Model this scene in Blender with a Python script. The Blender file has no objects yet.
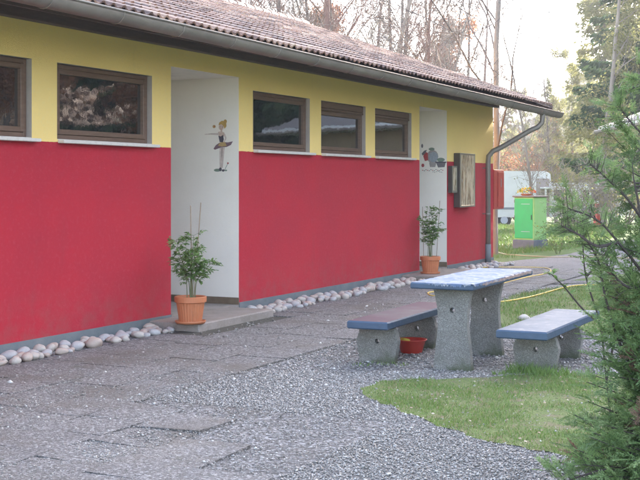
import bpy, math, random
import numpy as np
from math import sin, cos, pi, radians, sqrt, atan2
from mathutils import Vector, Matrix, noise as mnoise

random.seed(7); np.random.seed(7)
SC = bpy.context.scene
COL = SC.collection

# ------------------------------------------------------------------ layout
CAMH = 1.6; F = 1200.0; HY = 184.0
TH = math.atan2(583.0, 1200.0)
U = (sin(TH), cos(TH))            # along the long wall, away from the camera
N = (cos(TH), -sin(TH))           # outwards from the long wall
P0 = (-2.93, 11.0)
ROTZ = atan2(U[1], U[0])
def gp(x, y, z=0.0):              # layout measurement: a sight line meets the level z
    Y = F*(CAMH-z)/(y-HY)
    return ((x-320)/F*Y, Y)
def wl(t, e, z=0.0):              # wall coordinates -> world
    return (P0[0]+U[0]*t+N[0]*e, P0[1]+U[1]*t+N[1]*e, z)
def te(x, y):
    dx, dy = x-P0[0], y-P0[1]
    return (dx*U[0]+dy*U[1], dx*N[0]+dy*N[1])

# ------------------------------------------------------------------ materials
MATS = {}
def mat(name, col, rough=.7, metal=0, noise=None, bump=None, spec=None, coat=0, attr=None, extra=None, ior=None, sheen=0, trans=0, vor=None):
    """noise=(scale, colour2, lo, hi[, stretch]); bump=(scale, strength, dist); attr=(name, colour ramp list)"""
    m = bpy.data.materials.new(name); m.use_nodes = True
    nt = m.node_tree; b = nt.nodes['Principled BSDF']
    b.inputs['Base Color'].default_value = (*col, 1); b.inputs['Roughness'].default_value = rough
    b.inputs['Metallic'].default_value = metal
    if spec is not None: b.inputs['Specular IOR Level'].default_value = spec
    if ior: b.inputs['IOR'].default_value = ior
    if coat: b.inputs['Coat Weight'].default_value = coat; b.inputs['Coat Roughness'].default_value = .15
    tc = nt.nodes.new('ShaderNodeTexCoord')
    cur = None
    if attr:
        a = nt.nodes.new('ShaderNodeAttribute'); a.attribute_name = attr[0]
        r = nt.nodes.new('ShaderNodeValToRGB'); els = r.color_ramp.elements
        cols = attr[1]
        while len(els) < len(cols): els.new(.5)
        for i, c in enumerate(cols):
            els[i].position = i/(len(cols)-1); els[i].color = (*c, 1)
        nt.links.new(a.outputs['Fac'], r.inputs['Fac']); cur = r.outputs['Color']
    if vor:          # aggregate: every small cell its own stone colour
        vn = nt.nodes.new('ShaderNodeTexVoronoi'); vn.inputs['Scale'].default_value = vor[0]
        nt.links.new(tc.outputs['Object'], vn.inputs['Vector'])
        sp = nt.nodes.new('ShaderNodeSeparateColor'); nt.links.new(vn.outputs['Color'], sp.inputs[0])
        r = nt.nodes.new('ShaderNodeValToRGB'); els = r.color_ramp.elements; cols = vor[1]
        while len(els) < len(cols): els.new(.5)
        for i, c in enumerate(cols): els[i].position = i/(len(cols)-1); els[i].color = (*c, 1)
        nt.links.new(sp.outputs[0], r.inputs['Fac'])
        if cur:
            mx = nt.nodes.new('ShaderNodeMix'); mx.data_type = 'RGBA'; mx.inputs[0].default_value = .72
            nt.links.new(cur, mx.inputs[6]); nt.links.new(r.outputs['Color'], mx.inputs[7]); cur = mx.outputs[2]
        else: cur = r.outputs['Color']
    for ns in ([noise] if isinstance(noise, tuple) else (noise or [])):
        sc, c2, lo, hi = ns[:4]
        n = nt.nodes.new('ShaderNodeTexNoise'); n.inputs['Scale'].default_value = sc; n.inputs['Detail'].default_value = 6
        n.inputs['Roughness'].default_value = .65
        if len(ns) > 4:
            mp = nt.nodes.new('ShaderNodeMapping'); mp.inputs['Scale'].default_value = ns[4]
            nt.links.new(tc.outputs['Object'], mp.inputs['Vector']); nt.links.new(mp.outputs[0], n.inputs['Vector'])
        else: nt.links.new(tc.outputs['Object'], n.inputs['Vector'])
        mr = nt.nodes.new('ShaderNodeMapRange'); mr.inputs['From Min'].default_value = lo; mr.inputs['From Max'].default_value = hi
        nt.links.new(n.outputs['Fac'], mr.inputs['Value'])
        mx = nt.nodes.new('ShaderNodeMix'); mx.data_type = 'RGBA'
        nt.links.new(mr.outputs[0], mx.inputs[0])
        if cur: nt.links.new(cur, mx.inputs[6])
        else: mx.inputs[6].default_value = (*col, 1)
        mx.inputs[7].default_value = (*c2, 1)
        cur = mx.outputs[2]
    if cur: nt.links.new(cur, b.inputs['Base Color'])
    if bump:
        n = nt.nodes.new('ShaderNodeTexNoise'); n.inputs['Scale'].default_value = bump[0]; n.inputs['Detail'].default_value = 5
        nt.links.new(tc.outputs['Object'], n.inputs['Vector'])
        bp = nt.nodes.new('ShaderNodeBump'); bp.inputs['Strength'].default_value = bump[1]; bp.inputs['Distance'].default_value = bump[2]
        nt.links.new(n.outputs['Fac'], bp.inputs['Height']); nt.links.new(bp.outputs[0], b.inputs['Normal'])
    if trans:                                    # thin leaves let light through
        tr = nt.nodes.new('ShaderNodeBsdfTranslucent')
        ms = nt.nodes.new('ShaderNodeMixShader'); ms.inputs[0].default_value = trans
        if cur: nt.links.new(cur, tr.inputs['Color'])
        else: tr.inputs['Color'].default_value = (*col, 1)
        out = nt.nodes['Material Output']
        nt.links.new(b.outputs[0], ms.inputs[1]); nt.links.new(tr.outputs[0], ms.inputs[2]); nt.links.new(ms.outputs[0], out.inputs['Surface'])
    MATS[name] = m
    return m

M = {}
M['red'] = mat('red_plaster', (.40, .018, .032), .85, noise=[(1.3, (.34, .02, .034), .35, .75), (26, (.46, .035, .05), .5, .85), (.7, (.30, .03, .04), .62, .9, (1, 1, .35))], bump=(130, .45, .012))
M['yellow'] = mat('yellow_plaster', (.63, .43, .10), .85, noise=[(1.1, (.56, .39, .105), .4, .8), (30, (.68, .48, .14), .5, .9)], bump=(130, .35, .01))
def wall_paint():
    m = bpy.data.materials.new('two_tone_plaster'); m.use_nodes = True; nt = m.node_tree; b = nt.nodes['Principled BSDF']; K = nt.links.new
    b.inputs['Roughness'].default_value = .85
    tc = nt.nodes.new('ShaderNodeTexCoord')
    def noise(scale, stretch=None, det=6):
        n = nt.nodes.new('ShaderNodeTexNoise'); n.inputs['Scale'].default_value = scale; n.inputs['Detail'].default_value = det; n.inputs['Roughness'].default_value = .65
        mp = nt.nodes.new('ShaderNodeMapping'); mp.inputs['Scale'].default_value = stretch or (1, 1, 1)
        K(tc.outputs['Object'], mp.inputs['Vector']); K(mp.outputs[0], n.inputs['Vector']); return n.outputs['Fac']
    def rng(v, a, c, lo=0, hi=1):
        r = nt.nodes.new('ShaderNodeMapRange'); r.inputs[1].default_value = a; r.inputs[2].default_value = c; r.inputs[3].default_value = lo; r.inputs[4].default_value = hi; K(v, r.inputs[0]); return r.outputs[0]
    def mixc(f, a, c):
        x = nt.nodes.new('ShaderNodeMix'); x.data_type = 'RGBA'
        if hasattr(f, 'links'): K(f, x.inputs[0])
        else: x.inputs[0].default_value = f
        for v, i in ((a, 6), (c, 7)):
            if isinstance(v, tuple): x.inputs[i].default_value = (*v, 1)
            else: K(v, x.inputs[i])
        return x.outputs[2]
    def mth(op, a, c):
        x = nt.nodes.new('ShaderNodeMath'); x.operation = op
        for v, i in ((a, 0), (c, 1)):
            if isinstance(v, (int, float)): x.inputs[i].default_value = v
            else: K(v, x.inputs[i])
        return x.outputs[0]
    sep = nt.nodes.new('ShaderNodeSeparateXYZ'); K(tc.outputs['Object'], sep.inputs[0]); z = sep.outputs['Z']
    red = mixc(rng(noise(1.2), .35, .75), (.45, .011, .028), (.375, .013, .031))
    red = mixc(rng(noise(24), .52, .85), red, (.46, .04, .06))
    red = mixc(rng(noise(3.5, (1, 1, .16)), .60, .86, 0, .5), red, (.30, .03, .04))
    yel = mixc(rng(noise(1.0), .35, .75), (.90, .65, .23), (.86, .61, .215))
    yel = mixc(rng(noise(28), .52, .85), yel, (.80, .62, .27))
    yel = mixc(rng(noise(4, (1, 1, .12)), .60, .86, 0, .45), yel, (.55, .40, .17))
    # splash dirt at the foot of the wall
    foot = mth('MULTIPLY', rng(z, .12, .62, 1, 0), rng(noise(5), .42, .72, 0, .55))
    red = mixc(foot, red, (.25, .10, .08))
    edge = mth('ADD', z, mth('MULTIPLY', mth('SUBTRACT', noise(9), .5), .016))
    K(mixc(rng(edge, 2.009, 2.012), red, yel), b.inputs['Base Color'])
    bp = nt.nodes.new('ShaderNodeBump'); bp.inputs['Strength'].default_value = .55; bp.inputs['Distance'].default_value = .014
    K(mth('ADD', noise(120), mth('MULTIPLY', noise(18), .6)), bp.inputs['Height']); K(bp.outputs[0], b.inputs['Normal'])
    MATS['two_tone'] = m; return m
M['wallpaint'] = wall_paint()
M['plinth'] = mat('plinth_paint', (.13, .15, .16), .8, noise=[(3, (.18, .19, .19), .4, .7), (9, (.09, .11, .09), .6, .8)], bump=(90, .4, .01))
M['white'] = mat('white_plaster', (.80, .73, .66), .85, noise=[(1.6, (.75, .68, .61), .45, .8), (.9, (.55, .5, .45), .6, .8, (1, 1, .3))], bump=(140, .3, .008))
M['gable'] = mat('gable_plaster', (.36, .03, .04), .85, bump=(130, .4, .01))
M['tilebase'] = mat('skirting_tile', (.16, .11, .075), .35, noise=(8, (.2, .15, .1), .4, .7))
M['step'] = mat('step_concrete', (.27, .23, .20), .85, noise=[(5, (.20, .17, .14), .4, .7), (60, (.34, .30, .27), .5, .8)], bump=(120, .5, .01))
M['wood'] = mat('dark_eaves_wood', (.115, .072, .062), .7, noise=(4, (.075, .05, .045), .35, .7, (1, 8, 8)), bump=(30, .3, .01))
M['soffit'] = mat('soffit_board', (.16, .12, .10), .8, noise=(5, (.12, .09, .075), .4, .7))
M['zinc'] = mat('weathered_zinc', (.22, .19, .165), .55, .4, noise=[(2.5, (.28, .245, .215), .4, .7), (6, (.17, .15, .14), .55, .85, (1, 1, 3))], bump=(8, .15, .02))
M['rooftile'] = mat('clay_roof_tile', (.3, .13, .1), .62, attr=('tint', [(.075, .042, .032), (.135, .07, .048), (.20, .105, .07), (.28, .175, .12)]),
    noise=[(1.6, (.14, .09, .068), .5, .8), (7, (.36, .31, .16), .60, .76)], bump=(60, .4, .01))
M['frame'] = mat('brown_window_frame', (.13, .075, .05), .5, noise=(6, (.17, .105, .075), .4, .7, (1, 1, 6)), bump=(60, .2, .006))
M['glass'] = mat('window_glass', (.012, .012, .013), .02, ior=3.0, bump=(2.2, .05, .02))
M['sill'] = mat('pale_sill_stone', (.60, .55, .50), .6, noise=(14, (.45, .40, .35), .5, .8))
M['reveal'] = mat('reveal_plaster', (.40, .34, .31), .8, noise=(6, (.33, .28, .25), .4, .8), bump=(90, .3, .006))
M['concrete'] = mat('exposed_aggregate_concrete', (.27, .26, .235), .85, vor=(190, [(.13, .125, .11), (.22, .21, .19), (.25, .24, .215), (.27, .26, .235), (.40, .39, .36)]), noise=[(3.3, (.17, .165, .145), .46, .70), (2.4, (.15, .16, .10), .56, .75)], bump=(150, .9, .02))
def foot_stain(m, z0, z1, col):
    nt = m.node_tree; b = nt.nodes['Principled BSDF']; K = nt.links.new
    src = b.inputs['Base Color'].links[0].from_socket
    g = nt.nodes.new('ShaderNodeTexCoord'); sp = nt.nodes.new('ShaderNodeSeparateXYZ'); K(g.outputs['Object'], sp.inputs[0])
    r = nt.nodes.new('ShaderNodeMapRange'); r.inputs[1].default_value = z0; r.inputs[2].default_value = z1; r.inputs[3].default_value = 1; r.inputs[4].default_value = 0; K(sp.outputs['Z'], r.inputs[0])
    n = nt.nodes.new('ShaderNodeTexNoise'); n.inputs['Scale'].default_value = 9; n.inputs['Detail'].default_value = 5; K(g.outputs['Object'], n.inputs['Vector'])
    q = nt.nodes.new('ShaderNodeMapRange'); q.inputs[1].default_value = .38; q.inputs[2].default_value = .62; K(n.outputs['Fac'], q.inputs[0])
    mu = nt.nodes.new('ShaderNodeMath'); mu.operation = 'MULTIPLY'; K(r.outputs[0], mu.inputs[0]); K(q.outputs[0], mu.inputs[1])
    x = nt.nodes.new('ShaderNodeMix'); x.data_type = 'RGBA'; K(mu.outputs[0], x.inputs[0]); K(src, x.inputs[6]); x.inputs[7].default_value = (*col, 1); K(x.outputs[2], b.inputs['Base Color'])
foot_stain(M['concrete'], .0, .16, (.085, .10, .05))
M['blue'] = mat('blue_paint', (.045, .078, .13), .5, noise=[(5, (.035, .06, .10), .4, .7), (26, (.16, .20, .26), .66, .8)], bump=(40, .3, .006))
M['maroon'] = mat('maroon_paint', (.045, .011, .028), .6, spec=.22, noise=[(3.5, (.065, .018, .036), .4, .7), (1.4, (.075, .065, .07), .5, .72), (18, (.17, .14, .15), .64, .80)], bump=(16, .18, .01))
M['greypaint'] = mat('worn_grey_blue_paint', (.11, .125, .15), .65, spec=.22, noise=[(3, (.15, .16, .175), .42, .6, (1, 1, 1)), (9, (.22, .22, .215), .54, .66), (14, (.10, .085, .075), .60, .74)], bump=(16, .2, .01))
M['peel'] = mat('peeling_table_paint', (.11, .155, .25), .65, spec=.22, noise=[(5, (.19, .22, .28), .45, .55), (12, (.29, .30, .32), .54, .60), (8, (.075, .12, .23), .60, .66, (1, 3, 1)), (15, (.20, .16, .14), .66, .72)], bump=(12, .5, .02))
M['flake'] = mat('bare_table_core', (.27, .19, .16), .8, noise=(12, (.4, .33, .3), .5, .75), bump=(50, .5, .01))
M['terra'] = mat('terracotta_plastic', (.48, .165, .07), .55, noise=(5, (.40, .14, .06), .45, .7))
M['soil'] = mat('potting_soil', (.05, .035, .025), .95, bump=(60, .8, .02))
M['stem'] = mat('plant_stem', (.13, .15, .06), .7)
M['cane'] = mat('bamboo_cane', (.28, .20, .13), .6)
M['leaf'] = mat('pot_plant_leaf', (.08, .16, .04), .5, attr=('tint', [(.10, .18, .045), (.17, .28, .08), (.27, .38, .13)]), trans=.35)
M['stone'] = mat('river_stone', (.42, .37, .32), .7, noise=[(6, (.36, .31, .26), .4, .7), (45, (.52, .5, .48), .55, .75)], bump=(60, .25, .006))
M['stone_b'] = mat('pinkish_river_stone', (.41, .32, .25), .7, noise=[(6, (.33, .27, .25), .4, .7), (45, (.52, .46, .43), .55, .75)], bump=(60, .25, .006))
M['stone_c'] = mat('grey_river_stone', (.34, .325, .315), .7, noise=[(6, (.4, .38, .36), .4, .7), (45, (.4, .39, .38), .55, .75)], bump=(60, .25, .006))
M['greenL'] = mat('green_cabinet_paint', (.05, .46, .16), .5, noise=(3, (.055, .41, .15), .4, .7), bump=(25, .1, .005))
M['greenR'] = mat('pale_green_cabinet', (.33, .58, .20), .5, noise=(5, (.38, .60, .25), .4, .7), bump=(25, .1, .005))  # body and right side panel, paler and yellower than the door
M['cabtop'] = mat('cabinet_lid', (.19, .15, .13), .6, noise=(8, (.25, .2, .17), .4, .7))
M['cabbase'] = mat('cabinet_concrete', (.15, .16, .19), .8, noise=(6, (.2, .2, .22), .4, .7), bump=(60, .4, .01))
M['redbox'] = mat('red_box_paint', (.42, .05, .035), .45, noise=(6, (.36, .045, .03), .4, .7))
M['offwhite'] = mat('off_white_paint', (.78, .78, .76), .4, noise=(2, (.68, .68, .66), .45, .8))
M['cwindow'] = mat('caravan_window', (.03, .03, .035), .1, ior=1.6)
M['rubber'] = mat('rubber', (.02, .02, .02), .7)
M['hose'] = mat('yellow_hose', (.55, .38, .06), .45)
M['hoseb'] = mat('tan_hose', (.42, .34, .20), .5)
M['redplastic'] = mat('red_plastic', (.50, .045, .03), .35)
M['sponge'] = mat('yellow_sponge', (.62, .50, .08), .9, bump=(60, .6, .01))
M['canister'] = mat('white_plastic', (.50, .53, .60), .4)
M['mirror'] = mat('case_glass_painted_reflections', (.80, .72, .55), .16, .6, noise=[(4, (.28, .22, .13), .46, .56, (5, 1, .6)), (9, (.85, .82, .72), .58, .64, (3, 1, .5))], bump=(5, .35, .05))  # wavy gold and dark bands are reflections painted into the glass colour
M['alu'] = mat('aluminium_frame', (.27, .25, .20), .4, .6)
M['aludark'] = mat('dark_bronze_frame', (.08, .065, .055), .5, .3)
M['bark'] = mat('bark', (.13, .10, .085), .9, noise=(9, (.21, .17, .14), .45, .7, (1, 1, .2)), bump=(14, .5, .03))
M['barklight'] = mat('pale_bark', (.30, .25, .21), .9, noise=(9, (.22, .18, .15), .45, .7, (1, 1, .2)), bump=(14, .5, .03))
M['barkred'] = mat('reddish_bark', (.20, .115, .09), .9, noise=(9, (.26, .17, .14), .45, .7, (1, 1, .2)), bump=(14, .5, .03))
M['spruce'] = mat('spruce_needles', (.05, .09, .03), .75, attr=('tint', [(.025, .05, .022), (.045, .085, .03), (.09, .13, .045)]), trans=.2)
M['larch'] = mat('yellow_green_foliage', (.2, .18, .07), .8, attr=('tint', [(.16, .16, .05), (.26, .25, .09), (.38, .35, .16)]), trans=.4)
M['beech'] = mat('dry_orange_leaves', (.36, .16, .08), .8, attr=('tint', [(.20, .085, .045), (.34, .15, .075), (.42, .22, .12)]), trans=.35)
M['thuja'] = mat('thuja_scales', (.06, .1, .045), .6, attr=('tint', [(.24, .14, .10), (.075, .12, .042), (.13, .205, .07), (.19, .29, .10), (.31, .41, .17)]), trans=.45)
M['shrubbark'] = mat('shrub_bark', (.06, .045, .04), .85, bump=(60, .5, .006))
M['grassblade'] = mat('grass_blade', (.1, .16, .04), .6, attr=('tint', [(.32, .26, .14), (.10, .17, .036), (.15, .235, .052), (.22, .31, .085)]), trans=.3)
M['flowery'] = mat('yellow_petals', (.75, .55, .03), .6)
M['flowero'] = mat('orange_petals', (.80, .16, .03), .6)
M['flowerg'] = mat('flower_leaf', (.16, .30, .03), .6)
M['hutroof'] = mat('grey_shingle', (.19, .165, .15), .85, noise=(3, (.25, .22, .20), .4, .7, (1, 6, 1)), bump=(20, .4, .02))
M['hutwall'] = mat('hut_wall', (.40, .30, .21), .85, noise=(3, (.30, .22, .15), .4, .7))

# writing-free decorative paint for the wall paintings
for nm, c in dict(hair=(.42, .26, .08), skin=(.50, .36, .30), dark=(.07, .06, .075), tutu=(.17, .10, .12), ochre=(.42, .28, .12), limb=(.52, .42, .38), green=(.18, .22, .17),
                  plate=(.27, .29, .33), mred=(.36, .06, .06), mgrey=(.15, .13, .14), dull=(.30, .26, .25)).items():
    M['p_'+nm] = mat('mural_'+nm, c, .85, noise=(30, tuple(min(1, v*1.35) for v in c), .45, .75))

def ground_mats():
    # lawn: mixed green, moss and bare flecks
    M['lawn'] = mat('lawn_ground', (.11, .175, .04), .95, noise=[(.6, (.15, .205, .06), .4, .7), (9, (.05, .085, .02), .5, .75), (3.3, (.16, .14, .075), .60, .8), (70, (.14, .19, .06), .55, .8)], bump=(45, 1.0, .05))
    M['patchsoil'] = mat('mossy_soil', (.13, .165, .045), .95, noise=[(4, (.19, .15, .085), .50, .64), (40, (.05, .075, .02), .5, .75)], bump=(50, 1.0, .03))
    M['farlawn'] = M['lawn']
    M['gravel'] = mat('gravel_bed', (.16, .155, .16), .9, vor=(60, [(.045, .042, .04), (.11, .105, .10), (.15, .14, .135), (.19, .18, .175), (.26, .25, .245), (.48, .47, .46)]), noise=[(1.1, (.13, .115, .10), .5, .8)], bump=(85, 1.0, .03))
    M['slab'] = mat('aggregate_slab', (.175, .165, .165), .78, attr=('tint', [(.15, .138, .128), (.18, .168, .158), (.215, .203, .192)]),
                    vor=(75, [(.045, .042, .04), (.11, .105, .10), (.15, .14, .135), (.19, .18, .175), (.26, .25, .245), (.48, .47, .46)]), noise=[(.9, (.13, .11, .09), .48, .72), (4, (.10, .105, .07), .60, .78)], bump=(95, 1, .03))
    M['asphalt'] = mat('worn_asphalt', (.14, .13, .13), .85, vor=(45, [(.07, .065, .065), (.13, .12, .12), (.16, .15, .145), (.26, .25, .24)]), noise=[(1.2, (.17, .155, .15), .4, .7), (60, (.23, .22, .22), .55, .75), (.5, (.11, .10, .09), .5, .75)], bump=(80, .6, .01))
    M['pebble'] = mat('gravel_pebble', (.3, .3, .3), .45, attr=('tint', [(.09, .08, .07), (.165, .15, .132), (.215, .198, .178), (.265, .248, .225), (.35, .33, .305), (.68, .66, .62)]))
    M['joint'] = mat('joint_moss', (.06, .058, .045), .95, noise=(12, (.07, .06, .045), .4, .7), bump=(60, .8, .01))
ground_mats()

# ------------------------------------------------------------------ mesh builder
class MB:
    def __init__(s): s.v = []; s.f = []; s.m = []; s.tint = []; s.smooth = False
    def add(s, vs, fs, mi=0, tint=.5):
        b = len(s.v); s.v += [tuple(v) for v in vs]
        for f in fs: s.f.append(tuple(i+b for i in f)); s.m.append(mi); s.tint.append(tint)
    def box(s, x0, x1, y0, y1, z0, z1, mi=0, tint=.5, bev=0):
        if bev <= 0:
            s.add([(x0,y0,z0),(x1,y0,z0),(x1,y1,z0),(x0,y1,z0),(x0,y0,z1),(x1,y0,z1),(x1,y1,z1),(x0,y1,z1)],
                  [(0,3,2,1),(4,5,6,7),(0,1,5,4),(1,2,6,5),(2,3,7,6),(3,0,4,7)], mi, tint)
        else:
            b = bev; pr = [(x0+b,y0),(x1-b,y0),(x1,y0+b),(x1,y1-b),(x1-b,y1),(x0+b,y1),(x0,y1-b),(x0,y0+b)]
            cx, cy = (x0+x1)/2, (y0+y1)/2
            def ins(p): return (p[0]+(b if p[0] < cx else -b), p[1]+(b if p[1] < cy else -b))
            rings = [([ins(p) for p in pr], z0), (pr, z0+b), (pr, z1-b), ([ins(p) for p in pr], z1)]
            vs = []; fs = []
            for r, z in rings: vs += [(p[0], p[1], z) for p in r]
            for k in range(3):
                for i in range(8): j = (i+1) % 8; fs.append((k*8+i, k*8+j, (k+1)*8+j, (k+1)*8+i))
            fs.append(tuple(range(7,-1,-1))); fs.append(tuple(range(24,32)))
            s.add(vs, fs, mi, tint)
    def tube(s, pts, rad, n=8, mi=0, tint=.5, caps=True):
        pts = [Vector(p) for p in pts]
        if not hasattr(rad, '__len__'): rad = [rad]*len(pts)
        vs = []; fs = []
        up = Vector((0,0,1)); prev = None
        for i, p in enumerate(pts):
            d = (pts[min(i+1, len(pts)-1)]-pts[max(i-1, 0)])
            if d.length < 1e-9: d = Vector((0,0,1))
            d.normalize()
            if prev is None:
                a = d.cross(up)
                if a.length < .05: a = d.cross(Vector((1,0,0)))
            else: a = prev - d*prev.dot(d)
            a.normalize(); prev = a; b = d.cross(a)
            for k in range(n):
                an = 2*pi*k/n; vs.append(p+(a*cos(an)+b*sin(an))*rad[i])
        for i in range(len(pts)-1):
            for k in range(n):
                j = (k+1) % n; fs.append((i*n+k, i*n+j, (i+1)*n+j, (i+1)*n+k))
        if caps: fs.append(tuple(range(n-1,-1,-1))); fs.append(tuple(range((len(pts)-1)*n, len(pts)*n)))
        s.add(vs, fs, mi, tint)
    def lathe(s, prof, n=24, c=(0,0,0), mi=0, flute=0):
        vs = []; fs = []
        for i, (r, z) in enumerate(prof):
            for k in range(n):
                rr = r*(1+flute*(1 if k % 2 else -1)) if r > .01 and flute else r
                vs.append((c[0]+rr*cos(2*pi*k/n), c[1]+rr*sin(2*pi*k/n), c[2]+z))
        for i in range(len(prof)-1):
            for k in range(n):
                j = (k+1) % n; fs.append((i*n+k, i*n+j, (i+1)*n+j, (i+1)*n+k))
        fs.append(tuple(range(n-1,-1,-1))); fs.append(tuple(range((len(prof)-1)*n, len(prof)*n)))
        s.add(vs, fs, mi)
    def build(s, name, mats, parent=None, loc=None, rot=None, smooth=False):
        me = bpy.data.meshes.new(name)
        me.from_pydata(s.v, [], s.f)
        for m in (mats if isinstance(mats, (list, tuple)) else [mats]): me.materials.append(m)
        me.polygons.foreach_set('material_index', s.m)
        a = me.attributes.new('tint', 'FLOAT', 'FACE'); a.data.foreach_set('value', s.tint)
        if smooth: me.polygons.foreach_set('use_smooth', [True]*len(s.f))
        me.update()
        return link(name, me, parent, loc, rot)
def link(name, me, parent=None, loc=None, rot=None):
    o = bpy.data.objects.new(name, me); COL.objects.link(o)
    if parent: o.parent = parent
    if loc: o.location = loc
    if rot: o.rotation_euler = rot
    return o
def np_mesh(name, V, Fa, mats, tint=None, parent=None, smooth=False, loc=None, mi=None):
    """V (n,3) float, Fa (m,k) int – all faces with k corners"""
    me = bpy.data.meshes.new(name)
    V = np.asarray(V, dtype=np.float32); Fa = np.asarray(Fa, dtype=np.int32); m, k = Fa.shape
    me.vertices.add(len(V)); me.vertices.foreach_set('co', V.ravel())
    me.loops.add(m*k); me.loops.foreach_set('vertex_index', Fa.ravel())
    me.polygons.add(m); me.polygons.foreach_set('loop_start', np.arange(0, m*k, k, dtype=np.int32))
    for mm in (mats if isinstance(mats, (list, tuple)) else [mats]): me.materials.append(mm)
    if mi is not None: me.polygons.foreach_set('material_index', np.asarray(mi, dtype=np.int32))
    if tint is not None:
        a = me.attributes.new('tint', 'FLOAT', 'FACE'); a.data.foreach_set('value', np.asarray(tint, dtype=np.float32))
    if smooth: me.polygons.foreach_set('use_smooth', [True]*m)
    me.update(calc_edges=True); me.validate()
    return link(name, me, parent, loc)
def tag(o, label=None, cat=None, group=None, kind=None):
    if label: o['label'] = label
    if cat: o['category'] = cat
    if group: o['group'] = group
    if kind: o['kind'] = kind
    return o
def empty(name, loc, rz=0):
    o = bpy.data.objects.new(name, None); COL.objects.link(o); o.location = loc; o.rotation_euler = (0,0,rz); o.empty_display_size = .2
    return o
def copy_tree(o, parent=None):
    c = o.copy(); COL.objects.link(c); c.parent = parent
    for ch in list(o.children): copy_tree(ch, c)
    return c
def in_poly(X, Y, poly):
    X = np.asarray(X); Y = np.asarray(Y); ins = np.zeros(X.shape, bool); n = len(poly)
    for i in range(n):
        x0, y0 = poly[i]; x1, y1 = poly[(i+1) % n]
        if y0 == y1: continue
        c = ((y0 > Y) != (y1 > Y)) & (X < (x1-x0)*(Y-y0)/(y1-y0)+x0)
        ins ^= c
    return ins

# ------------------------------------------------------------------ ground
def sm(a, b, x):
    t = max(0, min(1, (x-a)/(b-a))); return t*t*(3-2*t)
def gz(x, y): return -.45*sm(46, 60, y)
xs = [-900, -500, -250, -120, -60, -30, -15, -8, 0, 8, 15, 22, 30, 45, 60, 90, 140, 250, 500, 900]
ys = [-300, -60, -20, 0, 15, 30, 40, 46, 48, 50, 52, 54, 56, 58, 60, 70, 90, 120, 200, 400, 800, 1340]
g = MB()
g.add([(x, y, gz(x, y)) for y in ys for x in xs], [(j*len(xs)+i, j*len(xs)+i+1, (j+1)*len(xs)+i+1, (j+1)*len(xs)+i) for j in range(len(ys)-1) for i in range(len(xs)-1)])
tag(g.build('ground', M['lawn']), kind='structure')

def rough_poly(pts, step=.18, amp=.05, seed=0):
    rnd = random.Random(seed); out = []
    for i in range(len(pts)):
        a = pts[i]; b = pts[(i+1) % len(pts)]
        L = math.hypot(b[0]-a[0], b[1]-a[1]); n = max(1, int(L/step)); n = min(n, 60)
        for k in range(n):
            f = k/n; nx, ny = -(b[1]-a[1])/max(L, 1e-6), (b[0]-a[0])/max(L, 1e-6)
            o = rnd.uniform(-amp, amp)+amp*1.3*mnoise.noise((a[0]+(b[0]-a[0])*f*1.0, a[1]+(b[1]-a[1])*f, seed))
            out.append((a[0]+(b[0]-a[0])*f+nx*o, a[1]+(b[1]-a[1])*f+ny*o))
    return out
def sheet(name, poly, z, m):
    import bmesh
    bm = bmesh.new(); vs = [bm.verts.new((x, y, z)) for x, y in poly]
    f = bm.faces.new(vs); bm.normal_update()
    if f.normal.z < 0: f.normal_flip()
    bmesh.ops.triangulate(bm, faces=[f])
    me = bpy.data.meshes.new(name); bm.to_mesh(me); bm.free(); me.materials.append(m)
    return tag(link(name, me), kind='structure')

w2 = lambda t, e: wl(t, e)[:2]
asph = [w2(13.9, .3), gp(500, 262.5), gp(545, 257.5), gp(590, 250.5), gp(622, 241.5), (14, 42), (24, 46), (24, 40), (14, 33), gp(700, 262), gp(640, 272), gp(560, 281.5), gp(500, 286), w2(9.0, 2.2), w2(9.0, .3)]
sheet('asphalt_path', rough_poly(asph, .5, .05, 3), .004, M['asphalt'])
GRAV = rough_poly([w2(-9, .05), w2(9.2, .05), w2(9.2, 2.4), gp(440, 291.5), gp(500, 285), gp(560, 280.5), gp(660, 282), gp(700, 330), gp(680, 380), (3.6, 7.5), (4.0, 3.0), (-4, 2.0)], .2, .05, 5)
sheet('gravel_yard', GRAV, .008, M['gravel'])
WEDGE = rough_poly([gp(492, 305), gp(512, 297), gp(545, 290), gp(600, 285.5), gp(700, 287), gp(700, 335), gp(606, 336), gp(570, 331), gp(520, 330), gp(494, 329)], .12, .04, 8)
sheet('grass_strip', WEDGE, .013, M['patchsoil'])
PATCH = rough_poly([gp(360, 390), gp(385, 382), gp(420, 381), gp(455, 380), gp(500, 378), gp(545, 376), gp(600, 377), gp(650, 379), gp(690, 400), (2.3, 6.2), (1.9, 6.0), gp(580, 459), gp(530, 452), gp(480, 441), gp(440, 428), gp(415, 417), gp(385, 405), gp(364, 398)], .1, .035, 9)
sheet('grass_patch', PATCH, .014, M['patchsoil'])

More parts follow.
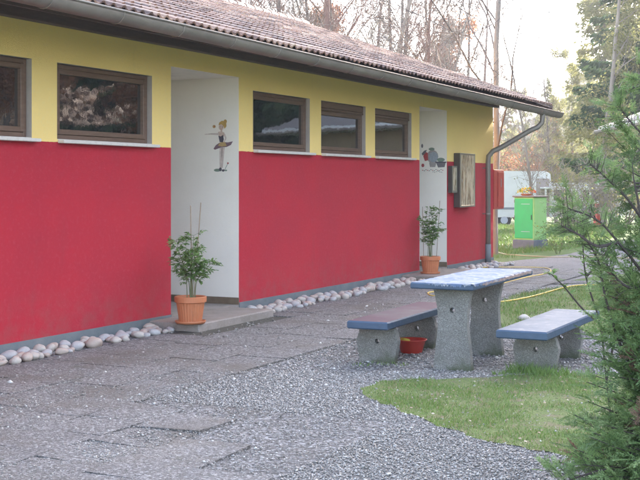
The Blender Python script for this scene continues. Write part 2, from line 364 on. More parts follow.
# paving slabs laid parallel to the wall, uneven and slightly tilted
pv = MB(); rnd = random.Random(4)
def slab_at(t0, e0, w, h):
    z = .020+rnd.uniform(-.002, .003); am = .003 if e0 < 2.3 else .010; z += (am-.003)*.6; zs = [z+rnd.uniform(-am, am) for _ in range(4)]; g_ = .004+rnd.random()*.004
    c = [(t0+g_, e0+g_), (t0+w-g_, e0+g_), (t0+w-g_, e0+h-g_), (t0+g_, e0+h-g_)]
    top = [wl(a, b, zz) for (a, b), zz in zip(c, zs)]; bot = [wl(a, b, .0) for a, b in c]
    pv.add(top+bot, [(3,2,1,0), (0,1,5,4), (1,2,6,5), (2,3,7,6), (3,0,4,7)], 0, rnd.random())
SLABS = []
for r in range(8):
    e0 = .42+.5*r
    t = -9+rnd.random()*.3+(.25 if r % 2 else 0)
    tend = 13.5 if r < 4 else (-1.6 - .55*(r-4)+rnd.uniform(-.4, .4) if r < 8 else 0)
    while t < tend:
        if not (r == 0 and (2.2 < t+.25 < 4.1 or 9.8 < t+.25 < 11.7)):
            slab_at(t, e0, .5, .5); SLABS.append((t, e0))
        t += .5
tag(pv.build('paved_path', M['slab']), kind='structure')
jp = [w2(-9, .42), w2(13.4, .42), w2(13.4, 2.43), w2(-9, 2.43)]
sheet('path_bed', jp, .0115, M['joint'])

# loose pebbles: one mass
def pebbles(n, region, size, seed, on_slab=1.0):
    rs = np.random.RandomState(seed)
    x = rs.uniform(region[0], region[1], n); y = rs.uniform(region[2], region[3], n)
    vis = (np.abs(x) < .267*y+1.2)
    x = x[vis]; y = y[vis]
    keep = in_poly(x, y, GRAV) & ~in_poly(x, y, WEDGE)
    pin = in_poly(x, y, PATCH); keep &= (~pin | (rs.rand(len(x)) < .06))
    dx = x-P0[0]; dy = y-P0[1]; t = dx*U[0]+dy*U[1]; e = dx*N[0]+dy*N[1]
    lim = 2.42+.06*np.sin(t*3.1)+.05*np.sin(t*7.7)
    on = e < lim
    near = (t < -1.2) & (e > 2.42) & (e < 4.4-.35*(t+1.2)*0)
    pn = .0+.5+.5*np.sin(x*3.1+1.3*np.sin(y*2.3))*np.sin(y*3.7+1.1*np.sin(x*2.9))
    dens = np.where(on, (.10+.12*pn)*on_slab+.5*np.exp(-np.maximum(lim-e, 0)/.07), np.where(near, .16+.16*pn, 1.0))
    joint = on & (np.abs(((e-.42)/.5) % 1-.5) > .46); dens = np.where(joint, .3, dens)
    keep &= rs.rand(len(x)) < dens
    keep &= ~(e < .45)
    x = x[keep]; y = y[keep]; onz = np.where((e < lim)[keep] | near[keep], .018, .010); m = len(x)
    s = size*np.exp(rs.normal(0, .35, m))*(.75+.25*np.clip(y/8, .8, 2.2))
    base = np.array([(1,0,0),(0,1,0),(-1,0,0),(0,-1,0),(0,0,1),(0,0,-1)], float)
    fc = np.array([(0,1,4),(1,2,4),(2,3,4),(3,0,4),(1,0,5),(2,1,5),(3,2,5),(0,3,5)])
    V = base[None]*(1+rs.uniform(-.25, .25, (m, 6, 1)))
    V = V*np.stack([s, s*rs.uniform(.6, 1, m), s*rs.uniform(.4, .75, m)], 1)[:, None, :]
    a = rs.uniform(0, 2*pi, m); ca, sa = np.cos(a), np.sin(a); tl = rs.uniform(-.5, .5, m)
    X = V[..., 0]*np.cos(tl)[:, None]-V[..., 2]*np.sin(tl)[:, None]; Z = V[..., 0]*np.sin(tl)[:, None]+V[..., 2]*np.cos(tl)[:, None]; Y = V[..., 1]
    XX = X*ca[:, None]-Y*sa[:, None]; YY = X*sa[:, None]+Y*ca[:, None]
    W = np.stack([XX+x[:, None], YY+y[:, None], Z+(onz+s*.25)[:, None]], 2)
    FF = fc[None]+(np.arange(m)*6)[:, None, None]
    tint = np.repeat(np.clip(rs.beta(2.2, 2.4, m), 0, 1), 8)
    return W.reshape(-1, 3), FF.reshape(-1, 3), tint
A = pebbles(190000, (-3.2, 4.2, 5.2, 10.2), .0066, 1)
B = pebbles(70000, (-2.8, 5.5, 10.2, 18.5), .0085, 2, .5)
V = np.concatenate([A[0], B[0]]); Fc = np.concatenate([A[1], B[1]+len(A[0])]); T = np.concatenate([A[2], B[2]])
tag(np_mesh('loose_gravel', V, Fc, M['pebble'], T, smooth=False), 'loose grey gravel pebbles strewn over the yard and paving', 'gravel', kind='stuff')

# grass blades: one mass
def blades(n, poly, seed, h=.035, w=.0035, box=None, thin=None):
    rs = np.random.RandomState(seed)
    P = np.array(poly); bx = box or (P[:, 0].min(), P[:, 0].max(), P[:, 1].min(), P[:, 1].max())
    x = rs.uniform(bx[0], bx[1], n); y = rs.uniform(bx[2], bx[3], n)
    k = in_poly(x, y, poly)
    nz = np.array([mnoise.noise((a*2.2, b*2.2, seed)) for a, b in zip(x, y)])
    k &= rs.rand(n) < np.clip(.75+nz*1.6, .12, 1)
    if thin is not None: k &= thin(x, y, rs)
    x = x[k]; y = y[k]; nz = nz[k]; m = len(x)
    a = rs.uniform(0, 2*pi, m); hh = h*np.exp(rs.normal(0, .4, m))*(1+nz*.7); ln = rs.uniform(.1, 1.1, m)*hh; ww = w*rs.uniform(.6, 1.4, m)
    b = rs.uniform(0, 2*pi, m)
    p0 = np.stack([x-np.cos(a)*ww, y-np.sin(a)*ww, np.full(m, .010)], 1)
    p1 = np.stack([x+np.cos(a)*ww, y+np.sin(a)*ww, np.full(m, .010)], 1)
    p2 = np.stack([x+np.cos(b)*ln, y+np.sin(b)*ln, .012+hh], 1)
    V = np.stack([p0, p1, p2], 1).reshape(-1, 3)
    t = np.clip(rs.beta(3, 2, m)*.9+.1, 0, 1); t[rs.rand(m) < .10] = 0
    return V, np.arange(3*m).reshape(-1, 3), t
def tuft(cx, cy, n, r, h, seed):
    rs = np.random.RandomState(seed); a = rs.uniform(0, 2*pi, n); rr = r*np.sqrt(rs.rand(n)); x = cx+rr*np.cos(a)*1.4; y = cy+rr*np.sin(a)
    hh = h*rs.uniform(.5, 1.1, n); b = rs.uniform(0, 2*pi, n)
    p0 = np.stack([x-.004, y, np.full(n, .01)], 1); p1 = np.stack([x+.004, y, np.full(n, .01)], 1); p2 = np.stack([x+np.cos(b)*hh*.5, y+np.sin(b)*hh*.5, hh], 1)
    return np.stack([p0, p1, p2], 1).reshape(-1, 3), np.arange(3*n).reshape(-1, 3), rs.uniform(.4, .9, n)
parts = [blades(90000, PATCH, 11, .016, .0035, box=(-.2, 3.0, 5.6, 10.2), thin=lambda x, y, r: np.abs(x) < .267*y+.8),
         blades(30000, WEDGE, 12, .03, .005, thin=lambda x, y, r: np.abs(x) < .267*y+.8)]
far = [gp(500, 256), gp(545, 252), gp(590, 247), (9.6, 38), (12, 46), (3, 46), (4.2, 27)]
parts.append(blades(50000, far, 13, .06, .012))
for i, (px, py, n, r, h) in enumerate([(522, 374, 160, .10, .11), (547, 376, 180, .14, .10), (566, 377, 90, .12, .07), (505, 376, 50, .08, .06), (366, 366, 26, .1, .04), (395, 366, 22, .09, .04), (497, 258, 100, .3, .16), (510, 253, 120, .4, .14), (550, 250, 120, .4, .14), (532, 251, 100, .5, .12)]):
    x, y = gp(px, py); parts.append(tuft(x, y, n, r, h, 50+i))
V = []; Fc = []; T = []; off = 0
for v, f, t in parts: V.append(v); Fc.append(f+off); T.append(t); off += len(v)
tag(np_mesh('lawn_grass', np.concatenate(V), np.concatenate(Fc), M['grassblade'], np.concatenate(T)), 'short green grass growing in patches beside the gravel', 'grass', kind='stuff')
# fallen leaves / litter on the lawn
rs = np.random.RandomState(5); lit = MB()
for i in range(230):
    x = rs.uniform(.1, 3.2); y = rs.uniform(6.6, 9.9)
    if not in_poly([x], [y], PATCH)[0]: continue
    s_ = rs.uniform(.006, .016); a = rs.uniform(0, 6.28); c, d = cos(a)*s_, sin(a)*s_
    lit.add([(x-c, y-d, .03), (x+d*.6, y-c*.6, .036), (x+c, y+d, .032), (x-d*.6, y+c*.6, .028)], [(0,1,2,3)])
M['litter'] = mat('pale_leaf_litter', (.42, .35, .27), .8, noise=(3, (.3, .2, .13), .4, .6))
tag(lit.build('leaf_litter', M['litter']), 'tiny pale fallen leaves scattered over the grass patch', 'leaves', kind='stuff')

# ------------------------------------------------------------------ the building
BL = empty('service_building', (P0[0], P0[1], 0), ROTZ)
tag(BL, 'long low building with red and yellow plaster wall and tiled roof', 'building')
T0, T1 = -5.5, 14.7; HT = 3.42; ZR = 2.01
WIN = [(-1.2, .44), (.82, 2.47), (4.75, 6.38), (6.74, 8.31), (8.68, 10.23)]
WZ0, WZ1 = 2.035, 2.79
NI = [(2.85, 4.39, 2.93), (10.6, 11.97, 2.93)]
D_N = 1.3
wb = MB()
tb = sorted(set([T0, T1]+[v for w in WIN for v in w]+[v for n in NI for v in n[:2]]))
zb = sorted([.0, ZR, WZ0, WZ1, 2.93, HT])
def solid(tc, zc):
    if any(a < tc < b and WZ0 < zc < WZ1 for a, b in WIN): return False
    if any(a < tc < b and zc < h for a, b, h in NI): return False
    return True
for i in range(len(tb)-1):
    for j in range(len(zb)-1):
        a, b, c, d = tb[i], tb[i+1], zb[j], zb[j+1]
        if solid((a+b)/2, (c+d)/2): wb.add([(a,0,c),(b,0,c),(b,0,d),(a,0,d)], [(0,1,2,3)], 0 if d <= ZR+.001 else 1)
# gable ends and back
for tt in (T0, T1):
    wb.add([(tt,0,0),(tt,9.54,0),(tt,9.54,ZR),(tt,0,ZR)], [(0,1,2,3)], 0)
    wb.add([(tt,0,ZR),(tt,9.54,ZR),(tt,9.54,HT),(tt,4.77,4.95),(tt,0,HT)], [(0,1,2,3,4)], 1)
wb.add([(T0,9.54,0),(T1,9.54,0),(T1,9.54,HT),(T0,9.54,HT)], [(0,1,2,3)], 0)
wb.build('wall', [M['wallpaint'], M['wallpaint']], BL)
# plinth, proud of the wall
pb = MB()
segs = [(T0, NI[0][0]), (NI[0][1], NI[1][0]), (NI[1][1], T1+.012)]
for a, b in segs: pb.box(a, b, -.012, -.0005, 0, .125)
pb.box(T1+.0005, T1+.012, -.0004, 9.5, 0, .125)
pb.build('plinth', M['plinth'], BL)

for a, b, h in NI:          # recessed entrances, white inside
    nb = MB()
    nb.add([(b,0,0),(b,D_N,0),(b,D_N,h),(b,0,h)], [(0,1,2,3)])
    nb.add([(a,0,0),(a,D_N,0),(a,D_N,h),(a,0,h)], [(3,2,1,0)])
    nb.add([(a,0,h),(b,0,h),(b,D_N,h),(a,D_N,h)], [(0,1,2,3)])
    nb.add([(a,D_N,0),(b,D_N,0),(b,D_N,h),(a,D_N,h)], [(0,1,2,3)])
    rec = nb.build('entrance_recess', M['white'], BL)
    sk = MB(); sk.box(b-.014, b-.0006, -.006, D_N-.016, .10, .185); sk.box(a+.0006, b-.0146, D_N-.014, D_N-.0006, .10, .185)
    sk.build('skirting', M['tilebase'], rec)
    fl = MB(); fl.box(a+.001, b-.001, .002, D_N-.001, .0, .098); fl.build('threshold', M['step'], rec)
    dr = MB(); dr.box(a+.25, b-.25, D_N-.05, D_N-.015, .19, 2.2, bev=.006); door = dr.build('door', M['frame'], BL)
    kn = MB(); kn.tube([(a+.36, D_N-.05, 1.15), (a+.36, D_N-.10, 1.15), (a+.46, D_N-.10, 1.15)], .011); kn.build('handle', M['alu'], door)

def make_window(a, b, box):
    rv = MB()             # plaster reveals
    dp = .13
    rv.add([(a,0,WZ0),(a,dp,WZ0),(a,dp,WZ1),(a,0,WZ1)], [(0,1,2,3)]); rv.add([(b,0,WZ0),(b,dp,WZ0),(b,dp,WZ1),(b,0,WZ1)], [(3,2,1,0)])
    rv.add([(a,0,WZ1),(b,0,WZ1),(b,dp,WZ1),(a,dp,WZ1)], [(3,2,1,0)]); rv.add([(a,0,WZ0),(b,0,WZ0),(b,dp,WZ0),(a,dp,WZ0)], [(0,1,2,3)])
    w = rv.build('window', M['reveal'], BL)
    f = MB()
    def rect(x0, x1, z0, z1, y0, y1, t, tt=None):
        tt = tt or t
        f.box(x0, x0+t, y0, y1, z0, z1, bev=.004); f.box(x1-t, x1, y0, y1, z0, z1, bev=.004)
        f.box(x0+t, x1-t, y0, y1, z0, z0+t, bev=.004); f.box(x0+t, x1-t, y0, y1, z1-tt, z1, bev=.004)
    zt = WZ1-(.10 if box else .004)
    rect(a+.004, b-.004, WZ0+.01, zt, .06, .125, .045)
    rect(a+.051, b-.051, WZ0+.057, zt-.047, .045, .11, .05)
    if box:
        f.box(a+.004, b-.004, .035, .125, zt+.002, WZ1-.002, bev=.01)
        f.box(a+.02, b-.02, .030, .050, zt-.03, zt-.002, bev=.003)
    f.build('window_frame', M['frame'], w)
    p = MB(); p.box(a+.095, b-.095, .085, .095, WZ0+.10, zt-.09); p.build('pane', M['glass'], w)
    s = MB(); s.box(a+.01, b+.055, -.075, .002, WZ0-.035, WZ0-.002, bev=.005); s.box(a+.001, b-.001, .002, .06, WZ0-.012, WZ0+.007, bev=.002); s.build('sill', M['sill'], w)
for i, (a, b) in enumerate(WIN): make_window(a, b, i >= 3)

# roof
TE0, TE1 = -6.2, 15.65; SL = .354; EV = .99; RY = 4.77; ZE = 3.20
def rz_(y): return ZE+(y+EV)*SL
CA = math.atan(SL); ca_, sa_ = cos(CA), sin(CA)
LEN = (RY+EV)/ca_
rt = MB(); rnd = random.Random(12)
tw = .30; ch = .335; nc = int(LEN/ch)+1; nt_ = int((TE1-TE0)/tw)
prof = []
for k in range(13):
    f = k/12; g2 = (f*2) % 1 if f < 1 else 0
    h = .030*sin(pi*g2/.55) if g2 < .55 else -.006*sin(pi*(g2-.55)/.45)
    prof.append((f*tw, h))
for c in range(nc):
    s0 = c*ch-.05; s1 = min((c+1)*ch+.01, LEN)
    if s0 >= LEN-.05: break
    for k in range(nt_):
        x0 = TE0+k*tw+rnd.uniform(-.004, .004); lift = .022+rnd.uniform(-.004, .005); dsl = rnd.uniform(-.012, .012)
        vs = []
        for (px, ph) in prof:
            for s, up in ((s0+dsl, lift), (s1, .002), (s0+dsl, lift-.020)):
                n_ = ph+up; vs.append((x0+px, -EV+s*ca_-n_*sa_, ZE+s*sa_+n_*ca_))
        fs = []
        for q in range(12): a = q*3; fs.append((a, a+3, a+4, a+1)); fs.append((a+2, a+5, a+3, a))
        rt.add(vs, fs, 0, rnd.random())
roof = rt.build('roof', M['rooftile'], BL, smooth=False)
rc = MB()
k = 0; t = TE0
while t < TE1-.1:
    pts = []
    vs = []; fs = []
    for q in range(7):
        a = pi*q/6; vs.append((t-.02, RY-.13*cos(a), rz_(RY)-.02+.10*sin(a)+.012)); vs.append((t+.36, RY-.12*cos(a), rz_(RY)-.02+.09*sin(a)))
    for q in range(6): fs.append((2*q, 2*q+1, 2*q+3, 2*q+2))
    fs.append(tuple(range(0, 14, 2)))
    rc.add(vs, fs, 0, rnd.random()); t += .36
rc.build('ridge_cap', M['rooftile'], roof)
bs = MB()          # rear slope
bs.add([(TE0, RY, rz_(RY)), (TE1, RY, rz_(RY)), (TE1, 2*RY+EV, ZE), (TE0, 2*RY+EV, ZE)], [(0,1,2,3)]); bs.build('rear_slope', M['rooftile'], roof)
so = MB()          # boarding under the tiles
so.add([(TE0+.03, -EV+.03, ZE-.03), (TE1-.03, -EV+.03, ZE-.03), (TE1-.03, RY, rz_(RY)-.03), (TE0+.03, RY, rz_(RY)-.03)], [(3,2,1,0)])
so.build('soffit_boarding', M['soffit'], roof)
for tt in (TE0, TE1-.03):        # verge boards
    vg = MB()
    for y0, y1, z0, z1 in ((-EV+.02, RY, ZE-.02, rz_(RY)-.02), (RY, 2*RY+EV, rz_(RY)-.02, ZE-.02)):
        vg.add([(tt,y0,z0-.16),(tt,y1,z1-.16),(tt,y1,z1+.02),(tt,y0,z0+.02),(tt+.03,y0,z0-.16),(tt+.03,y1,z1-.16),(tt+.03,y1,z1+.02),(tt+.03,y0,z0+.02)],
               [(0,1,2,3),(7,6,5,4),(0,4,5,1),(3,2,6,7),(0,3,7,4),(1,5,6,2)])
    vg.build('verge_board', M['wood'], roof)
fa = MB(); fa.box(TE0+.03, TE1-.03, -EV+.035, -EV+.06, ZE-.15, ZE-.035); fa.build('fascia_board', M['wood'], roof)
pu = MB(); pu.box(TE0+.05, T1+.12, -.10, -.003, 3.14, 3.30, bev=.006); pu.build('wall_beam', M['wood'], roof)
t = TE0+.35
while t < TE1-.05:
    r_ = MB(); zz0 = ZE-.035; w = .045
    y0, y1 = -EV+.07, -.0
    vs = [(t-w, y0, rz_(y0)-.145), (t+w, y0, rz_(y0)-.145), (t+w, y1, rz_(y1)-.175), (t-w, y1, rz_(y1)-.175), (t-w, y0, rz_(y0)-.034), (t+w, y0, rz_(y0)-.034), (t+w, y1, rz_(y1)-.034), (t-w, y1, rz_(y1)-.034)]
    r_.add(vs, [(0,3,2,1),(4,5,6,7),(0,1,5,4),(1,2,6,5),(2,3,7,6),(3,0,4,7)]); r_.build('rafter', M['wood'], roof); t += .82
# gutter
gt = MB()
def gzt(t): return 3.168-.006*(t-TE0)*1.0
GR = .102; GY = -EV-.072
vs = []; fs = []; nseg = 12; st = [TE0-.05, 0, 8, TE1+.14]
for t in st:
    z = gzt(t)+.02
    for q in range(nseg+1):
        a = pi+pi*q/nseg; vs.append((t, GY+GR*cos(a), z+GR*sin(a)))
    for q in range(nseg, -1, -1):
        a = pi+pi*q/nseg; vs.append((t, GY+(GR-.006)*cos(a), z+(GR-.006)*sin(a)))
R_ = 2*(nseg+1)
for i in range(len(st)-1):
    for q in range(R_): j = (q+1) % R_; fs.append((i*R_+q, i*R_+j, (i+1)*R_+j, (i+1)*R_+q))
gt.add(vs, fs)
for t in (st[0], st[-1]):
    z = gzt(t)+.02; c = [(t, GY+GR*cos(pi+pi*q/nseg), z+GR*sin(pi+pi*q/nseg)) for q in range(nseg+1)]; gt.add(c, [tuple(range(nseg+1))])
gt.tube([(st[0], GY-GR-.004, gzt(st[0])+.022), (st[-1], GY-GR-.004, gzt(st[-1])+.022)], .011, 8)
gut = gt.build('gutter', M['zinc'], BL, smooth=True)
t = TE0+.5
while t < TE1:
    b_ = MB(); z = gzt(t)+.02
    pts = [(t, GY+(GR+.004)*cos(pi+pi*q/10), z+(GR+.004)*sin(pi+pi*q/10)) for q in range(11)]
    b_.tube(pts, .006, 6); b_.build('gutter_joint', M['zinc'], gut); t += 1.0
# downpipe with its two bends
dp_ = MB(); td = 14.53; zt = gzt(td)
tl = 14.02
path = [(td, GY, zt-.03), (td, GY, zt-.14), (td, GY+.01, zt-.24), (td-.04, GY+.09, zt-.33), (td-.09, GY+.22, zt-.39), (tl+.13, -.35, zt-.72), (tl+.04, -.20, zt-.80), (tl, -.125, zt-.90), (tl, -.115, zt-1.02), (tl, -.115, .30)]
dp_.tube(path, .05, 14)
pipe = dp_.build('downpipe', M['zinc'], BL, smooth=True)
d2 = MB(); d2.tube([(tl, -.115, .02), (tl, -.115, .42)], .058, 14); d2.build('standpipe', M['plinth'], pipe, smooth=True)
for z in (1.0, 1.9):
    d3 = MB(); d3.tube([(tl, -.115, z), (tl, -.115, z+.03)], .056, 14); d3.box(tl-.012, tl+.012, -.06, -.002, z+.005, z+.025); d3.build('pipe_clamp', M['zinc'], pipe)

# wall paintings on the white jambs.  local plane: (d into the recess, z)
def paint_poly(mb, pts, jt, mi, lift):
    x = jt-.0012-lift*.0006
    mb.add([(x, d, z) for d, z in pts]+[(x+.0004, d, z) for d, z in pts], [tuple(range(len(pts)))] + [tuple(range(2*len(pts)-1, len(pts)-1, -1))], mi)
def ell(cx, cz, rx, rz, n=14, rot=0):
    return [(cx+rx*cos(2*pi*k/n)*cos(rot)-rz*sin(2*pi*k/n)*sin(rot), cz+rx*cos(2*pi*k/n)*sin(rot)+rz*sin(2*pi*k/n)*cos(rot)) for k in range(n)]
def strip(a, b, w0, w1):
    dx, dz = b[0]-a[0], b[1]-a[1]; L = math.hypot(dx, dz); nx, nz = -dz/L, dx/L
    return [(a[0]+nx*w0, a[1]+nz*w0), (a[0]-nx*w0, a[1]-nz*w0), (b[0]-nx*w1, b[1]-nz*w1), (b[0]+nx*w1, b[1]+nz*w1)]
pm = ['hair', 'skin', 'dark', 'tutu', 'ochre', 'limb', 'green', 'plate', 'mred', 'mgrey', 'dull']; PI_ = {k: i for i, k in enumerate(pm)}
def Q(px, py):   # picture units of the dancer: 0..29 across (left to right), 0..54 down
    return (.288+.0141*(15-px), 2.425-.0127*py)
b1 = MB(); jt = NI[0][1]
def pp(kind, pts, l): paint_poly(b1, pts, jt, PI_[kind], l)
def E(cx, cy, rx, ry, rot=0): return [Q(*p) for p in ell(cx, cy, rx, ry, 14, rot)]
def S(a, b, w0, w1): return [Q(*p) for p in strip(a, b, w0, w1)]
pp('limb', S((17.5, 28), (16.8, 50), 1.7, .9), 1); pp('limb', S((19.6, 28), (18.2, 49), 1.6, .9), 1)
pp('green', E(13.5, 51.3, 3.6, 1.5), 1); pp('dark', E(16.7, 50.5, 1.5, 1.9), 3); pp('dark', E(19.6, 51.6, 1.5, 1.2), 3)
pp('tutu', [Q(9.5, 30), Q(12, 26.5), Q(16, 24), Q(20, 23.5), Q(24, 24), Q(29.5, 23), Q(27.5, 26.5), Q(23, 28.5), Q(18.5, 28.5), Q(14, 30), Q(11, 31)], 2)
pp('ochre', [Q(14, 27), Q(16.5, 23.8), Q(21.5, 23.5), Q(23.2, 27.3), Q(18.5, 28)], 3)
pp('skin', [Q(14.2, 13.5), Q(16.5, 13), Q(20.5, 14), Q(21.6, 17), Q(19.5, 18.5), Q(15.5, 18)], 3)
pp('dark', [Q(14.6, 17), Q(17, 18), Q(19.5, 16.5), Q(20.2, 21), Q(19.2, 23.8), Q(16, 23.5)], 4)
pp('limb', S((15, 15.6), (7, 15.3), 1.1, .8), 4); pp('limb', S((7.2, 15.3), (.3, 15.6), .7, .35), 4)
pp('limb', S((21, 16), (22.4, 20), .8, .7), 4); pp('limb', S((22.4, 20), (20.3, 23.5), .7, .6), 4)
pp('skin', E(17.6, 8.7, 2.6, 3.0), 4); pp('skin', S((17.8, 11), (17.8, 14), .8, .9), 4)
pp('hair', [Q(14.8, 7), Q(15.5, 4.2), Q(18, 2.6), Q(20.8, 2.8), Q(22.8, 4.8), Q(23, 8), Q(21.2, 10.5), Q(20, 8), Q(18.2, 6), Q(16.4, 6.2)], 5)
pp('hair', E(21.8, 3.3, 1.7, 2.0), 6)
pp('dark', E(16.6, 8.6, .28, .4), 6); pp('dark', E(18.6, 8.6, .28, .4), 6); pp('mred', E(17.5, 10.5, .5, .25), 6)
pp('ochre', E(10.2, 8, 1.7, 1.6), 2); pp('mred', E(10.4, 8, .6, .6), 3)
pp('mred', E(24.4, 44.5, .9, .9), 2); pp('green', S((24, 45.5), (20.8, 51.5), .25, .25), 2); pp('green', E(22.3, 51.6, 1.4, .8), 2)
tag(b1.build('wall_painting', [M['p_'+k] for k in pm], BL), 'painted dancer in a dark tutu')
b2 = MB(); jt = NI[1][1]
def Q2(px, py): return (.02+.0224*(28-px), 2.27-.0185*py)
def pp2(kind, pts, l): paint_poly(b2, [Q2(*p) for p in pts], jt, PI_[kind], l)
pp2('dull', ell(16.6, 9.2, 5.0, 6.6), 1); pp2('plate', ell(17.4, 9.6, 3.9, 5.2), 2); pp2('mred', [(9.6, 4), (12.5, 5.5), (12.8, 12.8), (10, 13.6), (8.6, 9)], 3)
pp2('mgrey', [(7.2, 6), (9.5, 3.2), (11.8, 2.4), (10.6, 5.5), (8, 8.2)], 4); pp2('green', ell(15.8, 1.8, 2.6, 1.5), 3); pp2('mgrey', ell(7.6, -1.5, .9, 2.0), 2)
pp2('dull', [(13.6, 15), (20, 15), (19, 19.5), (14.4, 19.5)], 2)
pp2('mgrey', [(19.5, 14.5), (28, 14.8), (27, 19.6), (21.4, 20)], 3); pp2('dark', [(19, 14.1), (28.6, 14.3), (28.6, 15.4), (19, 15.2)], 4); pp2('green', ell(23.8, 12.4, 3.4, 2.0), 3)
pp2('mred', ell(8.2, 17.8, 1.3, 1.8), 3)
for k in range(13): pp2('mgrey' if k % 3 else 'mred', ell(8+k*1.45, 22.6+.6*sin(k*2.1), .62, .42, 6), 2)
for k in range(6): pp2('dull', ell(17+k*1.5, 24.2+.5*sin(k*1.7), .6, .4, 6), 2)
tag(b2.build('wall_painting', [M['p_'+k] for k in pm], BL), 'painted oval plate and basket')

# doorsteps
for i, (a, b) in enumerate(((2.38, 4.08), (9.75, 11.55))):
    s = MB(); s.box(a, b, -.66, -.014, 0, .10, bev=.012)
    o = s.build('doorstep', M['step'], None, (P0[0], P0[1], 0), (0, 0, ROTZ))
    tag(o, ['low concrete doorstep at the recess with the painted dancer', 'low concrete doorstep at the recess with the painted plate, nearer the downpipe'][i], 'doorstep', 'doorsteps along the building')

# ------------------------------------------------------------------ glazed cases and red box on the wall
def case(a, b, z0, z1, dep, label, bars):
    r = empty('display_case', wl((a+b)/2, 0, z0), ROTZ); w = (b-a)/2; h = z1-z0
    tag(r, label, 'display case')
    m = MB(); m.box(-w, w, -dep, -.004, 0, h, bev=.004); m.build('housing', M['aludark'], r)
    f = MB(); t = .035
    for x0, x1, y0, y1 in ((-w, -w+t, 0, h), (w-t, w, 0, h), (-w+t, w-t, 0, t), (-w+t, w-t, h-t, h)): f.box(x0, x1, -dep-.014, -dep-.001, y0, y1, bev=.003)
    f.build('case_frame', M['alu'], r)
    g_ = MB(); g_.box(-w+t, w-t, -dep-.006, -dep-.001, t, h-t); g_.build('glass_door', M['mirror'], r)
case(12.33, 13.18, 1.17, 2.17, .12, 'tall glazed display case in bronze frame straddling the red and yellow paint', 2)
case(12.02, 12.27, 1.44, 1.93, .08, 'small narrow glazed case beside the tall display case', 0)
rb = empty('wall_box', wl(15.04, -.15, 1.09), ROTZ); tag(rb, 'red metal box on the gable corner behind the downpipe', 'wall box')
m = MB(); m.box(-.325, .325, -.17, .17, 0, .80, bev=.008); m.build('housing', M['redbox'], rb)
m = MB(); m.box(-.10, .30, -.182, -.1715, .04, .76, bev=.003); m.build('door', M['redbox'], rb)
m = MB(); m.box(.08, .115, -.186, -.1825, .45, .62); m.build('label_strip', M['dull'] if 'dull' in M else M['p_dull'], rb)

# ------------------------------------------------------------------ river stones
import bmesh
def stone_mesh(seed, m):
    bm = bmesh.new(); bmesh.ops.create_icosphere(bm, subdivisions=3, radius=1)
    for v in bm.verts:
        n = mnoise.noise(Vector(v.co)*.9+Vector((seed*7.3, 0, 0)))*.22+mnoise.noise(Vector(v.co)*2+Vector((0, seed*3.1, 0)))*.07
        v.co *= 1+n
    me = bpy.data.meshes.new('river_stone'); bm.to_mesh(me); bm.free(); me.materials.append(m)
    me.polygons.foreach_set('use_smooth', [True]*len(me.polygons)); return me
SM = [stone_mesh(i, [M['stone'], M['stone'], M['stone_b'], M['stone_c']][i % 4]) for i in range(12)]
rnd = random.Random(21)
def stones(t0, t1, label, group, w=.34, e0=.05):
    placed = []
    tries = 0; nmax = int((t1-t0)*23.5)
    while tries < 5000 and len(placed) < nmax:
        tries += 1
        t = rnd.uniform(t0, t1); e = e0+.06+rnd.random()*(w-.06); r = rnd.uniform(.040, .072)
        if rnd.random() < .25: r *= .75
        if any((t-a)**2+(e-b)**2 < ((r+c)*.74)**2 for a, b, c in placed): continue
        placed.append((t, e, r))
        o = link('river_stone', rnd.choice(SM)); x, y, _ = wl(t, e)
        sz = r*rnd.uniform(.62, .8); o.scale = (r*rnd.uniform(1, 1.25), r*rnd.uniform(.85, 1.0), sz)
        o.location = (x, y, sz*.80+.008); o.rotation_euler = (rnd.uniform(-.25, .25), rnd.uniform(-.25, .25), ROTZ+rnd.uniform(-.9, .9))
        tag(o, label, 'stone', group)
stones(-2.0, 2.33, 'rounded river stone in the border left of the dancer doorway', 'stones in the border left of the first doorstep')
stones(4.15, 9.7, 'rounded river stone in the border under the three small windows', 'stones in the border between the two doorsteps', w=.46)
stones(11.6, 14.4, 'rounded river stone in the border under the display cases', 'stones in the border by the downpipe', w=.5)

# ------------------------------------------------------------------ table and benches
def outline_leg(prof, hole, thick, mb):
    """panel standing across the seat axis: prof half-widths by height (x = across), hole=(z, r); made of a ring strip round the hole"""
    ps = [(-w, z) for w, z in prof]+[(w, z) for w, z in reversed(prof)]
    n = 48
    hz, hr = hole
    def ray(ang):
        dx, dz = cos(ang), sin(ang); best = None
        for i in range(len(ps)):
            x0, z0 = ps[i]; x1, z1 = ps[(i+1) % len(ps)]
            ex, ez = x1-x0, z1-z0; den = dx*ez-dz*ex
            if abs(den) < 1e-9: continue
            s = (x0*ez-(z0-hz)*ex)/den; u = (x0*dz-(z0-hz)*dx)/den
            if s > 0 and -1e-6 <= u <= 1+1e-6 and (best is None or s < best): best = s
        return (dx*best, hz+dz*best)
    angs = sorted([2*pi*k/n for k in range(n)]+[atan2(z-hz, x) % (2*pi) for x, z in ps])
    angs = [a for i, a in enumerate(angs) if i == 0 or a-angs[i-1] > 1e-4]
    out = [ray(a) for a in angs]; inn = [(hr*cos(a), hz+hr*sin(a)) for a in angs]; L = len(angs)
    vs = []
    b = .006
    for y in (-thick/2, thick/2):
        vs += [(x, y, z) for x, z in out]; vs += [(x, y, z) for x, z in inn]
    fs = []
    for i in range(L):
        j = (i+1) % L
        fs.append((i, j, L+j, L+i)); fs.append((2*L+j, 2*L+i, 3*L+i, 3*L+j))
        fs.append((j, i, 2*L+i, 2*L+j)); fs.append((L+i, L+j, 3*L+j, 3*L+i))
    mb.add(vs, fs)
